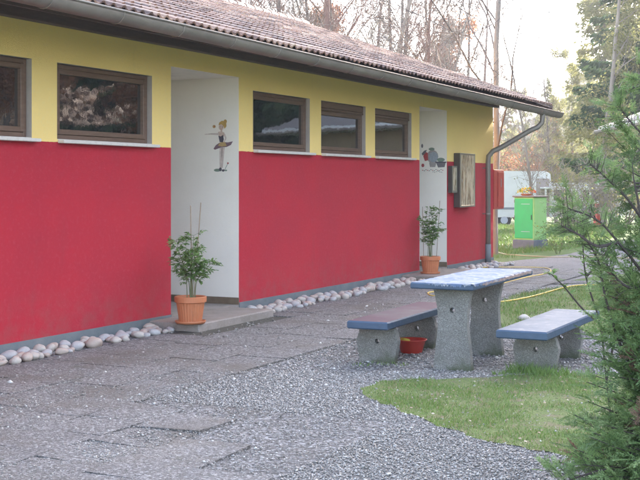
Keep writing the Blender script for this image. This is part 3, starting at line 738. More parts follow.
TABLE_LEG = [(.172, -.02), (.170, .0), (.158, .14), (.136, .32), (.128, .42), (.136, .54), (.155, .64), (.170, .695)]
BENCH_LEG = [(.165, -.02), (.165, .0), (.170, .06), (.195, .19), (.196, .21), (.168, .30), (.150, .322)]
def slab(mb, w, l0, l1, z0, z1, top_mi=1, jag=0):
    # slab with a slightly rounded, worn edge; top face in its own material
    n = 44; rr = random.Random(int(w*1000))
    def edge(k): return 0
    ring = []
    for k in range(n+1): ring.append((-w, l0+(l1-l0)*k/n))
    for k in range(1, 9): ring.append((-w+2*w*k/9, l1))
    for k in range(n+1): ring.append((w, l1-(l1-l0)*k/n))
    for k in range(1, 9): ring.append((w-2*w*k/9, l0))
    cx, cy = 0, (l0+l1)/2; L = len(ring)
    def inset(p, d, j=0):
        x, y = p; d2 = d+(rr.random()**2*j if j else 0)
        return (x*(1-d2/w), cy+(y-cy)*(1-d2/((l1-l0)/2)))
    rings = [([inset(p, .008) for p in ring], z0), ([p for p in ring], z0+.010), ([inset(p, .0015*rr.random()) for p in ring], z1-.012), ([inset(p, .010, jag) for p in ring], z1)]
    vs = []; fs = []
    for r, z in rings: vs += [(x, y, z) for x, y in r]
    for q in range(3):
        for i in range(L): j = (i+1) % L; fs.append((q*L+i, (q+1)*L+i, (q+1)*L+j, q*L+j))
    mb.add(vs, fs, 0)
    top = [vs[3*L+i] for i in range(L)]; mb.add(top, [tuple(range(L-1, -1, -1))], top_mi)
    mb.add([vs[i] for i in range(L)], [tuple(range(L))], 0)

def furniture(name, label, cat, X, Y, rot, w, L, z, th, legs, prof, hole, mats, group=None, jag=0):
    r = empty(name, (X, Y, 0), rot)          # local y runs along the seat, x across
    tag(r, label, cat, group)
    m = MB(); slab(m, w, 0, L, z-th, z, 1, jag)
    top = m.build('table_top' if cat == 'table' else 'seat', mats, r)
    for ly, lx in legs:
        g_ = MB(); outline_leg(prof, hole, .075, g_); g_.build('leg', M['concrete'], r, (lx, ly, 0))
    return r, top
RB = -TH
def near_center(xl, yl, xr, yr, z):
    a = gp(xl, yl, z); b = gp(xr, yr, z); return ((a[0]+b[0])/2, (a[1]+b[1])/2)
BLX, BLY = near_center(347.5, 321, 387, 322, .40)
bl, bls = furniture('bench', 'concrete bench with worn maroon seat nearer the building', 'bench', BLX, BLY, RB+.03, .19, 1.86, .40, .07, [(.27, 0), (1.32, 0)], BENCH_LEG, (.20, .022), [M['blue'], M['maroon']], 'benches at the concrete table')
BRX, BRY = near_center(494, 330, 549, 332, .40)
br, brs = furniture('bench', 'concrete bench with worn pale grey seat beside the cypress shrub', 'bench', BRX, BRY, RB+.0, .215, 1.86, .40, .07, [(.44, .005), (1.36, -.02)], BENCH_LEG, (.20, .022), [M['blue'], M['greypaint']], 'benches at the concrete table')
TBX, TBY = near_center(413.5, 282, 470, 284.5, .76)
tb_, tbs = furniture('picnic_table', 'concrete picnic table with peeling pale blue top between the benches', 'table', TBX, TBY, RB+.02, .28, 1.93, .76, .055, [(.16, .055), (1.16, .035)], TABLE_LEG, (.52, .024), [M['blue'], M['peel']], jag=.02)
# frayed paint skin hanging over the near edges, and the bare core along the right edge
fl = MB(); rr = random.Random(3)
def frayed(side):
    n = 46; vs = []; fs = []
    for k in range(n+1):
        f = k/n
        if side == 'end': x, y = -.14+.40*f, -.003; hang = .004+.030*rr.random()**1.5*(.5+.5*sin(f*3.1))
        else: x, y = .283, -.0+.95*f; hang = .002+.024*rr.random()**2
        zt = .7625
        if side == 'end': vs += [(x, y+.03, zt), (x, y-.001, zt-.004), (x, y-.002, zt-.006-hang)]
        else: vs += [(x-.03, y, zt), (x+.001, y, zt-.004), (x+.002, y, zt-.006-hang)]
    for k in range(n):
        a = k*3; fs += [(a, a+3, a+4, a+1), (a+1, a+4, a+5, a+2)]
    fl.add(vs, fs)
frayed('end'); frayed('side')
fl.build('frayed_paint', M['peel'], tbs)
co = MB()
vs = []; n = 50; rr = random.Random(8)
for k in range(n+1):
    y = .25+1.62*k/n; d = .004+.014*rr.random(); vs += [(.2825+.002, y, .756-rr.random()*.008), (.2825+.002, y, .756-.018-d)]
co.add(vs, [(2*k, 2*k+2, 2*k+3, 2*k+1) for k in range(n)])
co.build('bare_edge', M['flake'], tbs)

# red bowl with a sponge, white canister
x, y = gp(411.5, 353.5); r = empty('washing_bowl', (x, y, .01)); tag(r, 'red plastic bowl standing on gravel under the maroon bench', 'bowl')
m = MB(); m.lathe([(.095, 0), (.10, .004), (.135, .115), (.148, .12), (.148, .128), (.13, .124), (.095, .012), (.0, .012)], 28); m.build('bowl', M['redplastic'], r, smooth=True)
m = MB(); m.box(-.135, -.065, -.05, .03, .085, .118, bev=.008)
o = m.build('sponge', M['sponge'], None, (x, y, .01), (0, .25, .4)); tag(o, 'yellow sponge lying in the red bowl', 'sponge')
x, y = gp(474, 342.5); m = MB(); m.lathe([(.055, 0), (.062, .01), (.062, .13), (.05, .155), (.028, .165), (.028, .185), (.0, .186)], 20); o = m.build('canister', M['canister'], None, (x, y, .008), smooth=True)
tag(o, 'pale plastic canister on the gravel between the table legs', 'canister')
x, y = gp(524, 321); r = link('boulder', SM[1], None, (x, y, .035)); r.scale = (.075, .06, .045); tag(r, 'lumpy pale stone lying behind the grey seat bench', 'stone')

# hoses
def spline(pts, n=8):
    out = []
    P = [pts[0]]+pts+[pts[-1]]
    for i in range(1, len(P)-2):
        for k in range(n):
            t = k/n; a, b, c, d = P[i-1], P[i], P[i+1], P[i+2]
            out.append(tuple(.5*((2*b[j])+(-a[j]+c[j])*t+(2*a[j]-5*b[j]+4*c[j]-d[j])*t*t+(-a[j]+3*b[j]-3*c[j]+d[j])*t**3) for j in range(len(b))))
    out.append(pts[-1]); return out
def hose(px, label, m, r=.011):
    pts = [gp(*p) for p in px]; pts = spline(pts, 10)
    h = MB(); h.tube([(x, y, r+.014+.004*mnoise.noise((x*2, y*2, 0))) for x, y in pts], r, 7)
    return tag(h.build('garden_hose', m, smooth=True), label, 'hose')
hose([(438, 268), (450, 270.5), (466, 270), (490, 268.6), (529, 268.5), (546, 269.5), (551, 272), (545, 275), (530, 278), (513, 282), (492, 288), (470, 293), (455, 296), (447, 294.5), (437, 293.4), (428, 294.5), (432, 297.5), (446, 298)], 'yellow garden hose looping behind the table towards the second doorstep', M['hose'])
hose([(455, 303), (480, 305), (506, 303), (524, 300), (544, 295), (561, 290), (577, 287), (600, 286.5), (640, 290)], 'yellow garden hose crossing the grass behind the grey seat bench', M['hose'])
hose([(497, 253), (506, 255.5), (520, 256.5), (551, 258), (592, 258), (625, 259), (680, 262)], 'thin tan hose along the lawn edge in front of the green cabinet', M['hoseb'])

# ------------------------------------------------------------------ potted plants
def leafcloud(specs, name, m, parent, bend=.25):
    """specs: list of (pos, dir, normal, length, width, tint)"""
    b = MB()
    for p, d, nn, L, W, t in specs:
        p = Vector(p); d = Vector(d).normalized(); s = d.cross(Vector(nn)).normalized(); up = s.cross(d)
        a = p+d*L*.5+s*W*.5+up*L*bend*.3; c = p+d*L*.5-s*W*.5+up*L*bend*.3; e = p+d*L-up*L*bend*.3; mid = p+d*L*.55
        b.add([p, a, e, c, mid], [(0,1,4), (1,2,4), (2,3,4), (3,0,4)], 0, t)
    return b.build(name, m, parent)
def potted(x, y, z, label, seed, H, spread, ns, canes, cross=False):
    rr = random.Random(seed)
    r = empty('potted_plant', (x, y, z)); tag(r, label, 'potted plant', 'potted plants on the doorsteps')
    s = MB(); s.lathe([(.12, 0), (.155, .0), (.17, .028), (.163, .03), (.15, .012), (0, .012)], 28); s.build('saucer', M['terra'], r, smooth=True)
    p = MB(); p.lathe([(.115, .014), (.12, .018), (.152, .235)], 56, flute=.018); p.lathe([(.160, .225), (.172, .23), (.174, .285), (.166, .29), (.155, .285), (.150, .25), (0, .25)], 40)
    p.build('pot', M['terra'], r)
    so = MB(); so.lathe([(.15, .252), (.10, .262), (0, .268)], 20); so.build('soil', M['soil'], r)
    st = MB(); sp = []
    for i in range(ns):
        a = rr.uniform(0, 6.28); h = H*rr.uniform(.5, 1.0); q = spread*rr.uniform(.15, 1)
        b0 = Vector((cos(a)*.05*rr.random(), sin(a)*.05*rr.random(), .255)); b3 = Vector((cos(a)*q, sin(a)*q, .26+h))
        pts = [b0, b0.lerp(b3, .35)+Vector((-cos(a)*q*.18, -sin(a)*q*.18, .06)), b0.lerp(b3, .7)+Vector((0, 0, .04)), b3]
        pts = spline([tuple(v) for v in pts], 5); st.tube(pts, [.0055*(1-.7*k/len(pts)) for k in range(len(pts))], 5)
        for k in range(int(len(pts)*.35), len(pts)):
            for _ in range(2 if k < len(pts)-3 else 3):
                an = rr.uniform(0, 6.28); d0 = Vector((cos(an), sin(an), rr.uniform(-.2, .6))).normalized()
                o0 = Vector(pts[k]); L = rr.uniform(.05, .13); e0 = o0+d0*L
                st.tube([o0, e0], .0016, 3, caps=False)
                for w in range(6):
                    dd = Vector((d0.x+rr.uniform(-.9, .9), d0.y+rr.uniform(-.9, .9), rr.uniform(-.5, .5)))
                    sp.append((o0.lerp(e0, .45+.55*(w/4)), dd, (rr.uniform(-.5, .5), rr.uniform(-.5, .5), 1), rr.uniform(.038, .066), rr.uniform(.025, .038), rr.random()))
    st.build('stems', M['stem'], r)
    leafcloud(sp, 'foliage', M['leaf'], r)
    for dx, dy, tx, ty, h in canes:
        c = MB(); c.tube([(dx, dy, .2), (dx+tx, dy+ty, h)], .0055, 6); c.build('cane', M['cane'], r)
    if cross:
        c = MB(); c.tube([(-.13, 0, .95), (.13, 0, .97)], .004, 5); c.tube([(-.13, 0, .68), (.12, 0, .69)], .004, 5); c.build('trellis_bar', M['cane'], r)
    return r
x, y = gp(190.5, 323.0, .1); potted(x, y, .10, 'bushy plant in ribbed terracotta pot under the painted dancer', 5, .74, .23, 8, [(.02, 0, -.02, 0, 1.27), (.03, .02, .08, 0, 1.30)])
x, y = gp(430.3, 273.5, .1); potted(x, y, .10, 'slimmer plant in terracotta pot with cane trellis at the far doorway', 9, .86, .15, 7, [(-.11, 0, -.02, 0, 1.12), (.10, 0, .06, 0, 1.22)], True)

# ------------------------------------------------------------------ green cabinet with flowers
x, y = gp(533.5, 249.3); CX, CY = x, y+.44
cb = empty('utility_cabinet', (CX, CY, 0), radians(46)); tag(cb, 'bright green utility cabinet on a grey base beside the path', 'cabinet')
m = MB(); m.box(-.315, .315, -.315, .315, 0, .22, bev=.012); m.build('base', M['cabbase'], cb)
m = MB(); h = .285
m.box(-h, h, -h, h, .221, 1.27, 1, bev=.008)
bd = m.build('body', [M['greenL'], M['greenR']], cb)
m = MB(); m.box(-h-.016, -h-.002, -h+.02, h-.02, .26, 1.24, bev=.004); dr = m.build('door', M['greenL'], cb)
m = MB()
for z in (.42, 1.10): m.box(-h-.022, -h-.0165, -h+.10, h-.22, z, z+.012)
m.build('vent_strip', M['canister'], dr)
for z in (.36, .75, 1.14): m = MB(); m.tube([(-h-.022, h-.022, z), (-h-.022, h-.022, z+.07)], .009, 8); m.build('hinge', M['alu'], dr)
m = MB(); m.box(-h-.030, -h-.0165, -h+.035, -h+.060, .72, .84, bev=.003); m.build('handle', M['aludark'], dr)
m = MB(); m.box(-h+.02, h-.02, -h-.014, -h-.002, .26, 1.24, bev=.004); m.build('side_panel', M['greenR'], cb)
m = MB(); m.box(-.325, .325, -.325, .325, 1.272, 1.31, bev=.012); m.build('lid', M['cabtop'], cb)
fp = empty('flower_arrangement', (CX-.10, CY-.02, 1.31)); tag(fp, 'low bunch of yellow and orange flowers on top of the green cabinet', 'flowers')
m = MB(); m.lathe([(.11, 0), (.15, .045), (.14, .05), (0, .045)], 16); m.build('bowl', M['terra'], fp)
rr = random.Random(2); lf = []; fy = []; fo = []
for i in range(150):
    a = rr.uniform(0, 6.28); q = .24*sqrt(rr.random()); px_, py_ = cos(a)*q, sin(a)*q*.7; z_ = .04+.16*(1-(q/.26)**2)*rr.uniform(.5, 1.1)
    d = (rr.uniform(-1, 1), rr.uniform(-1, 1), rr.uniform(-.2, 1)); s = ((px_, py_, z_), d, (rr.random(), rr.random(), 1), rr.uniform(.035, .07), rr.uniform(.025, .045), .5)
    (lf if i % 3 == 0 else (fo if px_ > .05 else fy)).append(s)
leafcloud(lf, 'leaves', M['flowerg'], fp); leafcloud(fy, 'yellow_blooms', M['flowery'], fp); leafcloud(fo, 'orange_blooms', M['flowero'], fp)

# ------------------------------------------------------------------ caravans, neighbour hut, red service box
def caravan(x, y, z, rz, L, W, H, label, grp, wins=(-.30, .08)):
    r = empty('caravan', (x, y, z), rz); tag(r, label, 'caravan', grp)
    b = MB(); pr = [(-L/2, .45), (-L/2-.10, .9), (-L/2-.02, 1.5), (-L/2+.28, H-.06), (-L/2+.5, H), (L/2-.3, H), (L/2-.08, H-.12), (L/2, 1.4), (L/2, .45)]
    vs = [(px, -W/2, pz) for px, pz in pr]+[(px, W/2, pz) for px, pz in pr]; n = len(pr)
    b.add(vs, [tuple(range(n)), tuple(range(2*n-1, n-1, -1))]+[(i, n+i, n+(i+1) % n, (i+1) % n) for i in range(n)])
    b.build('body', M['offwhite'], r)
    for x0 in [L*q for q in wins]:
        w = MB(); w.box(x0, x0+L*.22, -W/2-.02, -W/2-.002, 1.25, 1.75, bev=.006); w.build('window', M['cwindow'], r)
    d = MB(); d.box(L*.34, L*.34+.6, -W/2-.018, -W/2-.002, .5, H-.35, bev=.005); d.build('door', M['reveal'], r)
    s = MB(); s.box(-L/2+.1, L/2-.1, -W/2-.012, -W/2-.001, .80, .90); s.build('stripe', M['dullgrey'], r)
    for s_ in (-1, 1):
        k = MB(); k.tube([(.1, s_*(W/2-.22), .32), (.1, s_*(W/2-.02), .32)], .32, 18); wh = k.build('wheel', M['rubber'], r)
        k = MB(); k.tube([(.1, s_*(W/2-.018), .32), (.1, s_*(W/2+.0), .32)], .17, 14); k.build('rim', M['canister'], wh)
    k = MB(); k.box(-L/2-1.1, -L/2, -.06, .06, .40, .48); k.tube([(-L/2-1.0, 0, 0), (-L/2-1.0, 0, .45)], .03, 8); k.build('drawbar', M['zinc'], r)
    return r
M['dullgrey'] = mat('caravan_stripe', (.25, .27, .3), .5)
caravan(8.2, 55.5, -.36, .06, 4.6, 2.1, 2.55, 'white caravan standing directly behind the green cabinet', 'caravans beyond the lawn', (-.30,))
caravan(12.4, 58.5, -.44, -.1, 3.6, 2.1, 2.1, 'white caravan to the right of the green cabinet, partly behind twigs', 'caravans beyond the lawn')
caravan(15.8, 62, -.45, .5, 3.8, 2.1, 2.3, 'white caravan seen through the cypress branches below the hut roof', 'caravans beyond the lawn')
# pale awning beside the first caravan
aw = empty('awning', (11.0, 54.4, -.34), .02); tag(aw, 'flat white awning roof on slim posts in front of the caravans', 'awning')
m = MB(); m.box(-1.0, 1.1, -.9, .9, 1.72, 1.80, bev=.01); m.build('canopy', M['offwhite'], aw)
for sx in (-.95, 1.05):
    for sy in (-.85, .85): m = MB(); m.box(sx-.035, sx+.035, sy-.035, sy+.035, 0, 1.72); m.build('post', M['offwhite'], aw)
x, y = gp(601, 229); m = MB(); r = empty('service_post', (11.0, 47.2, -.02), .3); tag(r, 'red box shaped service post with white cap seen behind the branches', 'service post')
m.box(-.2, .2, -.15, .15, 0, .85, bev=.02); m.build('housing', M['redplastic'], r)
m = MB(); m.box(-.16, .16, -.162, -.151, .45, .7); m.build('panel', M['canister'], r)
m = MB(); m.box(-.22, .22, -.17, .17, .852, .93, bev=.02); m.build('cap', M['offwhite'], r)

hut = empty('neighbour_hut', (13.3, 33.0, 0.22), .0); tag(hut, 'low hut with dark pitched roof and white fascia behind the cypress shrub', 'hut')
m = MB(); m.box(-3.4, 3.4, -3.2, 3.2, -.25, 2.95); m.build('wall', M['hutwall'], hut)
m = MB(); ov = 4.75; ovy = 4.0; zt = 3.12; ph = 4.85
vs = [(-ov,-ovy,zt),(ov,-ovy,zt),(ov,ovy,zt),(-ov,ovy,zt),(-.4,0,ph),(.4,0,ph)]
m.add(vs, [(0,1,5,4),(1,2,5),(2,3,4,5),(3,0,4),(3,2,1,0)]); hr_ = m.build('roof', M['hutroof'], hut)
m = MB(); m.box(-ov+.02, ov-.02, -ovy+.005, ovy-.005, 2.96, 3.115, bev=.01); m.build('fascia', M['offwhite'], hr_)
m = MB(); m.box(-ov-.12, -ov+.0, -ovy, ovy, 2.93, 3.03, bev=.02); m.box(-ov-.12, ov+.12, -ovy-.14, -ovy-.002, 2.93, 3.03, bev=.02); m.build('gutter', M['zinc'], hr_)
m = MB(); m.box(-1.5, .2, -3.23, -3.202, 1.1, 2.1); m.build('window', M['cwindow'], hut)
m = MB(); m.box(1.3, 2.2, -3.23, -3.202, .05, 2.1); m.build('door', M['frame'], hut)

# ------------------------------------------------------------------ trees
def rand_perp(d, rr):
    v = Vector((rr.uniform(-1, 1), rr.uniform(-1, 1), rr.uniform(-1, 1))); v -= d*v.dot(d); return v.normalized()
def bare_tree(seed, H, R, lean=0, first=.25, dens=1.0, twist=.25, upw=.5):
    rr = random.Random(seed); b = MB(); tips = []
    def grow(p, d, L, r, lvl, n):
        pts = [p.copy()]; rad = [r]; dd = d.copy(); q = p.copy()
        for i in range(n):
            dd = (dd+rand_perp(dd, rr)*twist*(.25 if lvl == 0 else .7)+Vector((0, 0, 1))*(.02 if lvl == 0 else .07)).normalized()
            q = q+dd*L/n; pts.append(q.copy()); rad.append(r*(1-.88*(i+1)/n)+.004)
        b.tube(pts, rad, 8 if lvl == 0 else (5 if lvl == 1 else 3), caps=False)
        if lvl >= 3: tips.append((pts[-1], dd)); return
        if lvl == 0: cnt = int(22*dens); lo = first
        else: cnt = int((9 if lvl == 1 else 6)*dens); lo = .2
        for k in range(cnt):
            f = lo+(1-lo)*(k+rr.random())/cnt; i = min(n-1, int(f*n)); fr = f*n-i
            o = pts[i].lerp(pts[i+1], fr); base = (pts[i+1]-pts[i]).normalized()
            side = rand_perp(base, rr); dn = (base*upw+side*rr.uniform(.6, 1.0)+Vector((0, 0, .25))).normalized()
            Ln = (H*.26*(1.15-f)+.5 if lvl == 0 else L*.5*(1.1-f*.6))*rr.uniform(.6, 1.15)
            rn = rad[i]*(.30 if lvl == 0 else .5)*rr.uniform(.7, 1)
            grow(o, dn, Ln, max(rn, .005), lvl+1, 5 if lvl == 0 else 3)
    grow(Vector((0, 0, -.1)), Vector((lean, 0, 1)).normalized(), H, R, 0, 14)
    return b, tips
def split_tree(seed, H, R, mname, **k):
    b, tips = bare_tree(seed, H, R, **k)
    # first tube = trunk; the rest = limbs
    n0 = 8*15; tr = MB(); tr.v = b.v[:n0]; nf = 8*14; tr.f = b.f[:nf]; tr.m = b.m[:nf]; tr.tint = b.tint[:nf]
    cr = MB(); cr.v = b.v[n0:]; cr.f = [tuple(i-n0 for i in f) for f in b.f[nf:]]; cr.m = b.m[nf:]; cr.tint = b.tint[nf:]
    return tr, cr, tips
PROTO = []
for sd, H, R, mm, kw in ((1, 15, 0.128, 'barkred', dict(first=.12, dens=1.45)), (2, 17, 0.112, 'bark', dict(first=.14, dens=1.3)), (3, 13, 0.090, 'barklight', dict(first=.12, dens=1.35)), (4, 16, 0.150, 'bark', dict(first=.12, dens=1.4))):
    tr, cr, tips = split_tree(sd, H, R, mm, **kw)
    root = empty('bare_tree', (0, 0, 0)); tr.build('trunk', M[mm], root, smooth=True); cr.build('crown', M[mm], root)
    PROTO.append([root, False])
def place_tree(k, x, y, sc, rz, label, group):
    root, used = PROTO[k]
    if used: root = copy_tree(root)
    PROTO[k][1] = True
    root.location = (x, y, gz(x, y)); root.scale = (sc,)*3; root.rotation_euler = (0, 0, rz); tag(root, label, 'tree', group)
    return root
def tx(px, Y): return (px-320)/F*Y
BT = [(257, 34, 0, .9), (290, 36, 1, .85), (302, 44, 3, .8), (320, 38, 0, 1.15), (331, 46, 2, 1.0), (345, 42, 1, 1.0), (376, 40, 2, 1.1), (389, 47, 1, .9), (399, 52, 3, 1.0), (419, 41, 0, .8), (434, 50, 2, 1.0), (460, 58, 1, .9), (533, 40, 2, .62), (228, 40, 2, .8), (556, 62, 3, .55), (272, 52, 1, 1.0), (312, 60, 2, 1.2), (362, 55, 0, 1.0), (407, 62, 3, 1.1), (427, 58, 1, 1.0), (446, 48, 2, .75), (474, 66, 0, 1.0)]
BLAB = ['bare tree leftmost above the roof ridge with lower branches touching it', 'slim bare tree left of the thick reddish trunk', 'dark forked bare tree just left of the thick reddish trunk', 'bare tree with the thickest reddish trunk behind the ridge end',
 'pale bare tree just right of the thick reddish trunk', 'slender dark bare tree right of the ridge end', 'pale bare tree rising over the middle of the sloping roof edge', 'thin dark bare tree beside the pale one over the roof edge',
 'bare spreading tree further back over the roof edge', 'reddish bare tree above the second doorway', 'pale bare tree above the display cases', 'distant thin bare tree left of the tall trunk at the building corner',
 'small pale bare tree rising behind the green cabinet', 'pale bare tree whose top shows at the left end of the ridge', 'bare tree behind the caravans in front of the wooded hill', 'distant thin bare tree second from the left above the ridge', 'far bare tree glimpsed just left of the thickest trunk', 'far reddish bare tree between the ridge end and the middle of the roof edge',
 'far spreading bare tree over the middle of the far verge', 'thin distant bare tree above the space between the small windows and far doorway', 'small pale bare tree above the display cases and left of the tall corner trunk', 'furthest reddish bare tree left of the tall corner trunk']
for i, (px, Y, k, sc) in enumerate(BT): place_tree(k, tx(px, Y), Y, sc, i*1.7, BLAB[i], 'bare trees behind the building')
tr, cr, tips = split_tree(31, 17, .075, 'barklight', first=.12, dens=1.3, lean=.0)
x = tx(495, 27.2); r = empty('bare_tree', (x, 27.2, 0), .6); tag(r, 'tall slim bare tree right behind the building corner and downpipe', 'tree', 'bare trees behind the building')
tr.build('trunk', M['barklight'], r, smooth=True); cr.build('crown', M['bark'], r)

def tri_cloud(C, size, rs, tint, elong=1.6, droop=None):
    m = len(C); a = rs.normal(size=(m, 3)); a /= np.linalg.norm(a, axis=1)[:, None]
    if droop is not None: a = droop+.45*a; a /= np.linalg.norm(a, axis=1)[:, None]
    b = rs.normal(size=(m, 3)); b -= a*(a*b).sum(1)[:, None]; b /= np.linalg.norm(b, axis=1)[:, None]
    s = size*rs.uniform(.6, 1.4, m)[:, None]
    V = np.stack([C-a*s*elong*.5, C+b*s*.4, C+a*s*elong*.5, C-b*s*.4], 1).reshape(-1, 3)
    return V, np.arange(4*m).reshape(-1, 4), tint
def spruce(seed, H, R, leaf=.16, n=26000, m=None, first=.08, name='spruce_tree', airy=0):
    rs = np.random.RandomState(seed); rr = random.Random(seed)
    root = empty(name, (0, 0, 0))
    tr = MB(); tr.tube([(0, 0, -.1), (.03, 0, H*.3), (0, .04, H*.7), (0, 0, H)], [H*.011, H*.009, H*.005, .01], 8, caps=False); 
    C = []; Dr = []; T = []
    nb = int(H*9)
    for k in range(nb):
        f = first+(1-first)*((k+rr.random())/nb)**.9; z = H*f; L = R*(1-f)**.75*rr.uniform(.65, 1.1)+.12; a = rr.uniform(0, 6.28)
        drop = rr.uniform(.15, .4); q = max(30, int(n/nb*L/R*1.7))
        u = rs.rand(q)**.8; wdt = .24*L*(1-u)+.08
        sx = rs.normal(0, 1, q)*wdt*.5
        x = cos(a)*u*L-sin(a)*sx; y = sin(a)*u*L+cos(a)*sx; zz = z-drop*L*u+.22*L*u*u-np.abs(rs.normal(0, .16+.12*airy, q))*(.3+.7*u)
        C.append(np.stack([x, y, zz], 1)); Dr.append(np.tile(np.array([cos(a)*.8, sin(a)*.8, -.5]), (q, 1)))
        T.append(np.clip(rs.normal(.35+.35*rr.random(), .15, q), 0, 1))
        tr.tube([(0, 0, z), (cos(a)*L*.5, sin(a)*L*.5, z-drop*L*.4), (cos(a)*L*.92, sin(a)*L*.92, z-drop*L*.9+.18*L)], [.02+.012*L, .015, .006], 4, caps=False)
    C = np.concatenate(C); Dr = np.concatenate(Dr); T = np.concatenate(T)
    tr.build('trunk', M['bark'], root)
    V, Fa, T = tri_cloud(C, leaf, rs, T, 1.9, Dr)
    np_mesh('crown', V, Fa, m or M['spruce'], T, root)
    return root
def put(root, x, y, sc, rz, label, cat, group=None, z=None):
    root.location = (x, y, gz(x, y) if z is None else z); root.scale = (sc,)*3; root.rotation_euler = (0, 0, rz); tag(root, label, cat, group); return root
sp1 = spruce(1, 17, 3.2, .10, 50000)
put(sp1, tx(652, 48), 48, 1.2, 0, 'tall dark spruce above the hut roof at the right edge', 'tree', 'spruces right of the yard')
sp2 = spruce(2, 15, 3.6, .19, 22000, first=.04)
# the row on the right of the yard that stands in its windows and shades it
row = [(16.7, 38.8, 1.25), (18.6, 39.2, 1.5), (20.2, 38.4, 1.6), (23.0, 37.6, 1.65), (26.0, 36.6, 1.7), (29.2, 35.4, 1.7), (20.6, 43.8, 1.55), (21.6, 43.2, 1.65), (24.8, 42.4, 1.7), (28.2, 41.2, 1.75), (31.6, 39.6, 1.75), (33.0, 33.2, 1.7)]
RL = ['spruce directly behind the hut at its left rear corner', 'tall spruce behind the middle of the hut', 'tall spruce behind the right rear corner of the hut', 'tall spruce third to the right behind the hut', 'tall spruce fourth to the right behind the hut', 'tall spruce fifth to the right behind the hut',
      'spruce in the rear rank behind the middle of the hut', 'spruce in the rear rank second from the left', 'spruce in the rear rank third from the left', 'spruce in the rear rank fourth from the left', 'spruce at the right end of the rear rank', 'spruce at the right end of the front rank']
for i, (x, y, s) in enumerate(row):
    r = sp2 if i == 0 else copy_tree(sp2)
    put(r, x, y, s, i*1.3, RL[i], 'tree', 'spruces right of the yard')
# reddish leafed trees of the row that the windows mirror
def leafy(seed, H, R, m, n, leaf, bark='bark', name='leafy_tree', first=.25, R0=.1, dens=.8):
    tr, cr, tips = split_tree(seed, H, R0, bark, first=first, dens=dens)
    rs = np.random.RandomState(seed); root = empty(name, (0, 0, 0))
    tr.build('trunk', M[bark], root, smooth=True)
    br_ = cr.build('branches', M[bark], root)
    P = np.array([t[0] for t in tips]); idx = rs.randint(0, len(P), n); C = P[idx]+rs.normal(0, leaf*2.2, (n, 3))
    T = np.clip(rs.normal(.5, .2, n)+(rs.rand(len(P))[idx]-.5)*.6, 0, 1)
    V, Fa, T = tri_cloud(C, leaf, rs, T, 1.3)
    np_mesh('crown', V, Fa, m, T, root); return root
be = leafy(41, 11, 3, M['beech'], 14000, .11, name='beech_tree')
put(be, 16.5, 21.0, 1, 0, 'beech with dry orange leaves standing right of the yard and mirrored in the large window', 'tree', 'beeches with dry leaves')
b2_ = copy_tree(be); put(b2_, 21, 21.5, 1.1, 2, 'beech with dry orange leaves furthest right of the yard', 'tree', 'beeches with dry leaves')
for i, (x, y, s_, lb) in enumerate([(18.5, 25.6, .9, 'beech with dry orange leaves beside the front corner of the hut'), (15.0, 16.0, 1.0, 'beech with dry orange leaves right of the yard, level with the doorstep'), (25.5, 25.0, 1.3, 'large beech with dry orange leaves in the rearmost rank right of the yard'), (14.2, 12.6, 1.0, 'beech with dry orange leaves nearest the camera right of the yard'), (24.0, 19.0, 1.3, 'tall beech with dry orange leaves behind the rest right of the yard'), (18.0, 18.4, 1.0, 'beech with dry orange leaves in the middle of the second rank right of the yard'), (20.5, 15.5, 1.1, 'large beech with dry orange leaves in the second rank right of the yard')]):
    put(copy_tree(be), x, y, s_, 1.1+i*2, lb, 'tree', 'beeches with dry leaves')
b3_ = copy_tree(be); put(b3_, tx(432, 55), 55, .85, 1, 'beech with dry orange leaves above the roof edge', 'tree', 'beeches with dry leaves')
b4_ = copy_tree(be); put(b4_, tx(352, 56), 56, .9, 4, 'beech with dry orange leaves behind the ridge end', 'tree', 'beeches with dry leaves')
# airy yellow-green trees behind the lawn
l1 = leafy(51, 12, 3, M['larch'], 26000, .06, 'barklight', 'larch_tree', .15, .10)
l2 = spruce(52, 12, 2.6, .085, 22000, M['larch'], .12, 'larch_tree', 1.0)
LS = [(604, 46, 0, 1.2), (572, 66, 0, .8), (604, 58, 1, 1.2), (618, 66, 0, 1.3), (548, 78, 1, .75), (525, 84, 0, .72), (640, 70, 1, 1.4), (588, 90, 1, .95), (566, 96, 0, .72), (508, 92, 1, .72), (668, 62, 1, 1.3), (614, 84, 0, 1.4), (538, 104, 1, .68), (486, 96, 0, .72)]
LL = ['pale yellow green tree with a straight bare lower trunk left of the hut roof', 'loose yellow green tree right of the caravans', 'pale larch like tree rising left of the dark spruce', 'yellow green tree just behind the hut eave',
      'small larch like tree over the white awning', 'low pale tree above the green cabinet', 'tall pale tree behind the dark spruce', 'larch like tree on the slope right of the open sky', 'round pale tree at the foot of the open sky',
      'low larch like tree just right of the downpipe bend', 'larch like tree behind the hut roof', 'tall loose tree furthest behind the hut', 'larch like tree furthest back above the cabinet', 'low pale tree glimpsed beneath the end of the gutter']
us = [False, False]
for i, (px, Y, k, s) in enumerate(LS):
    src = (l1, l2)[k]; r = copy_tree(src) if us[k] else src; us[k] = True
    put(r, tx(px, Y), Y, s, i*2.1, LL[i], 'tree', 'pale trees beyond the lawn')
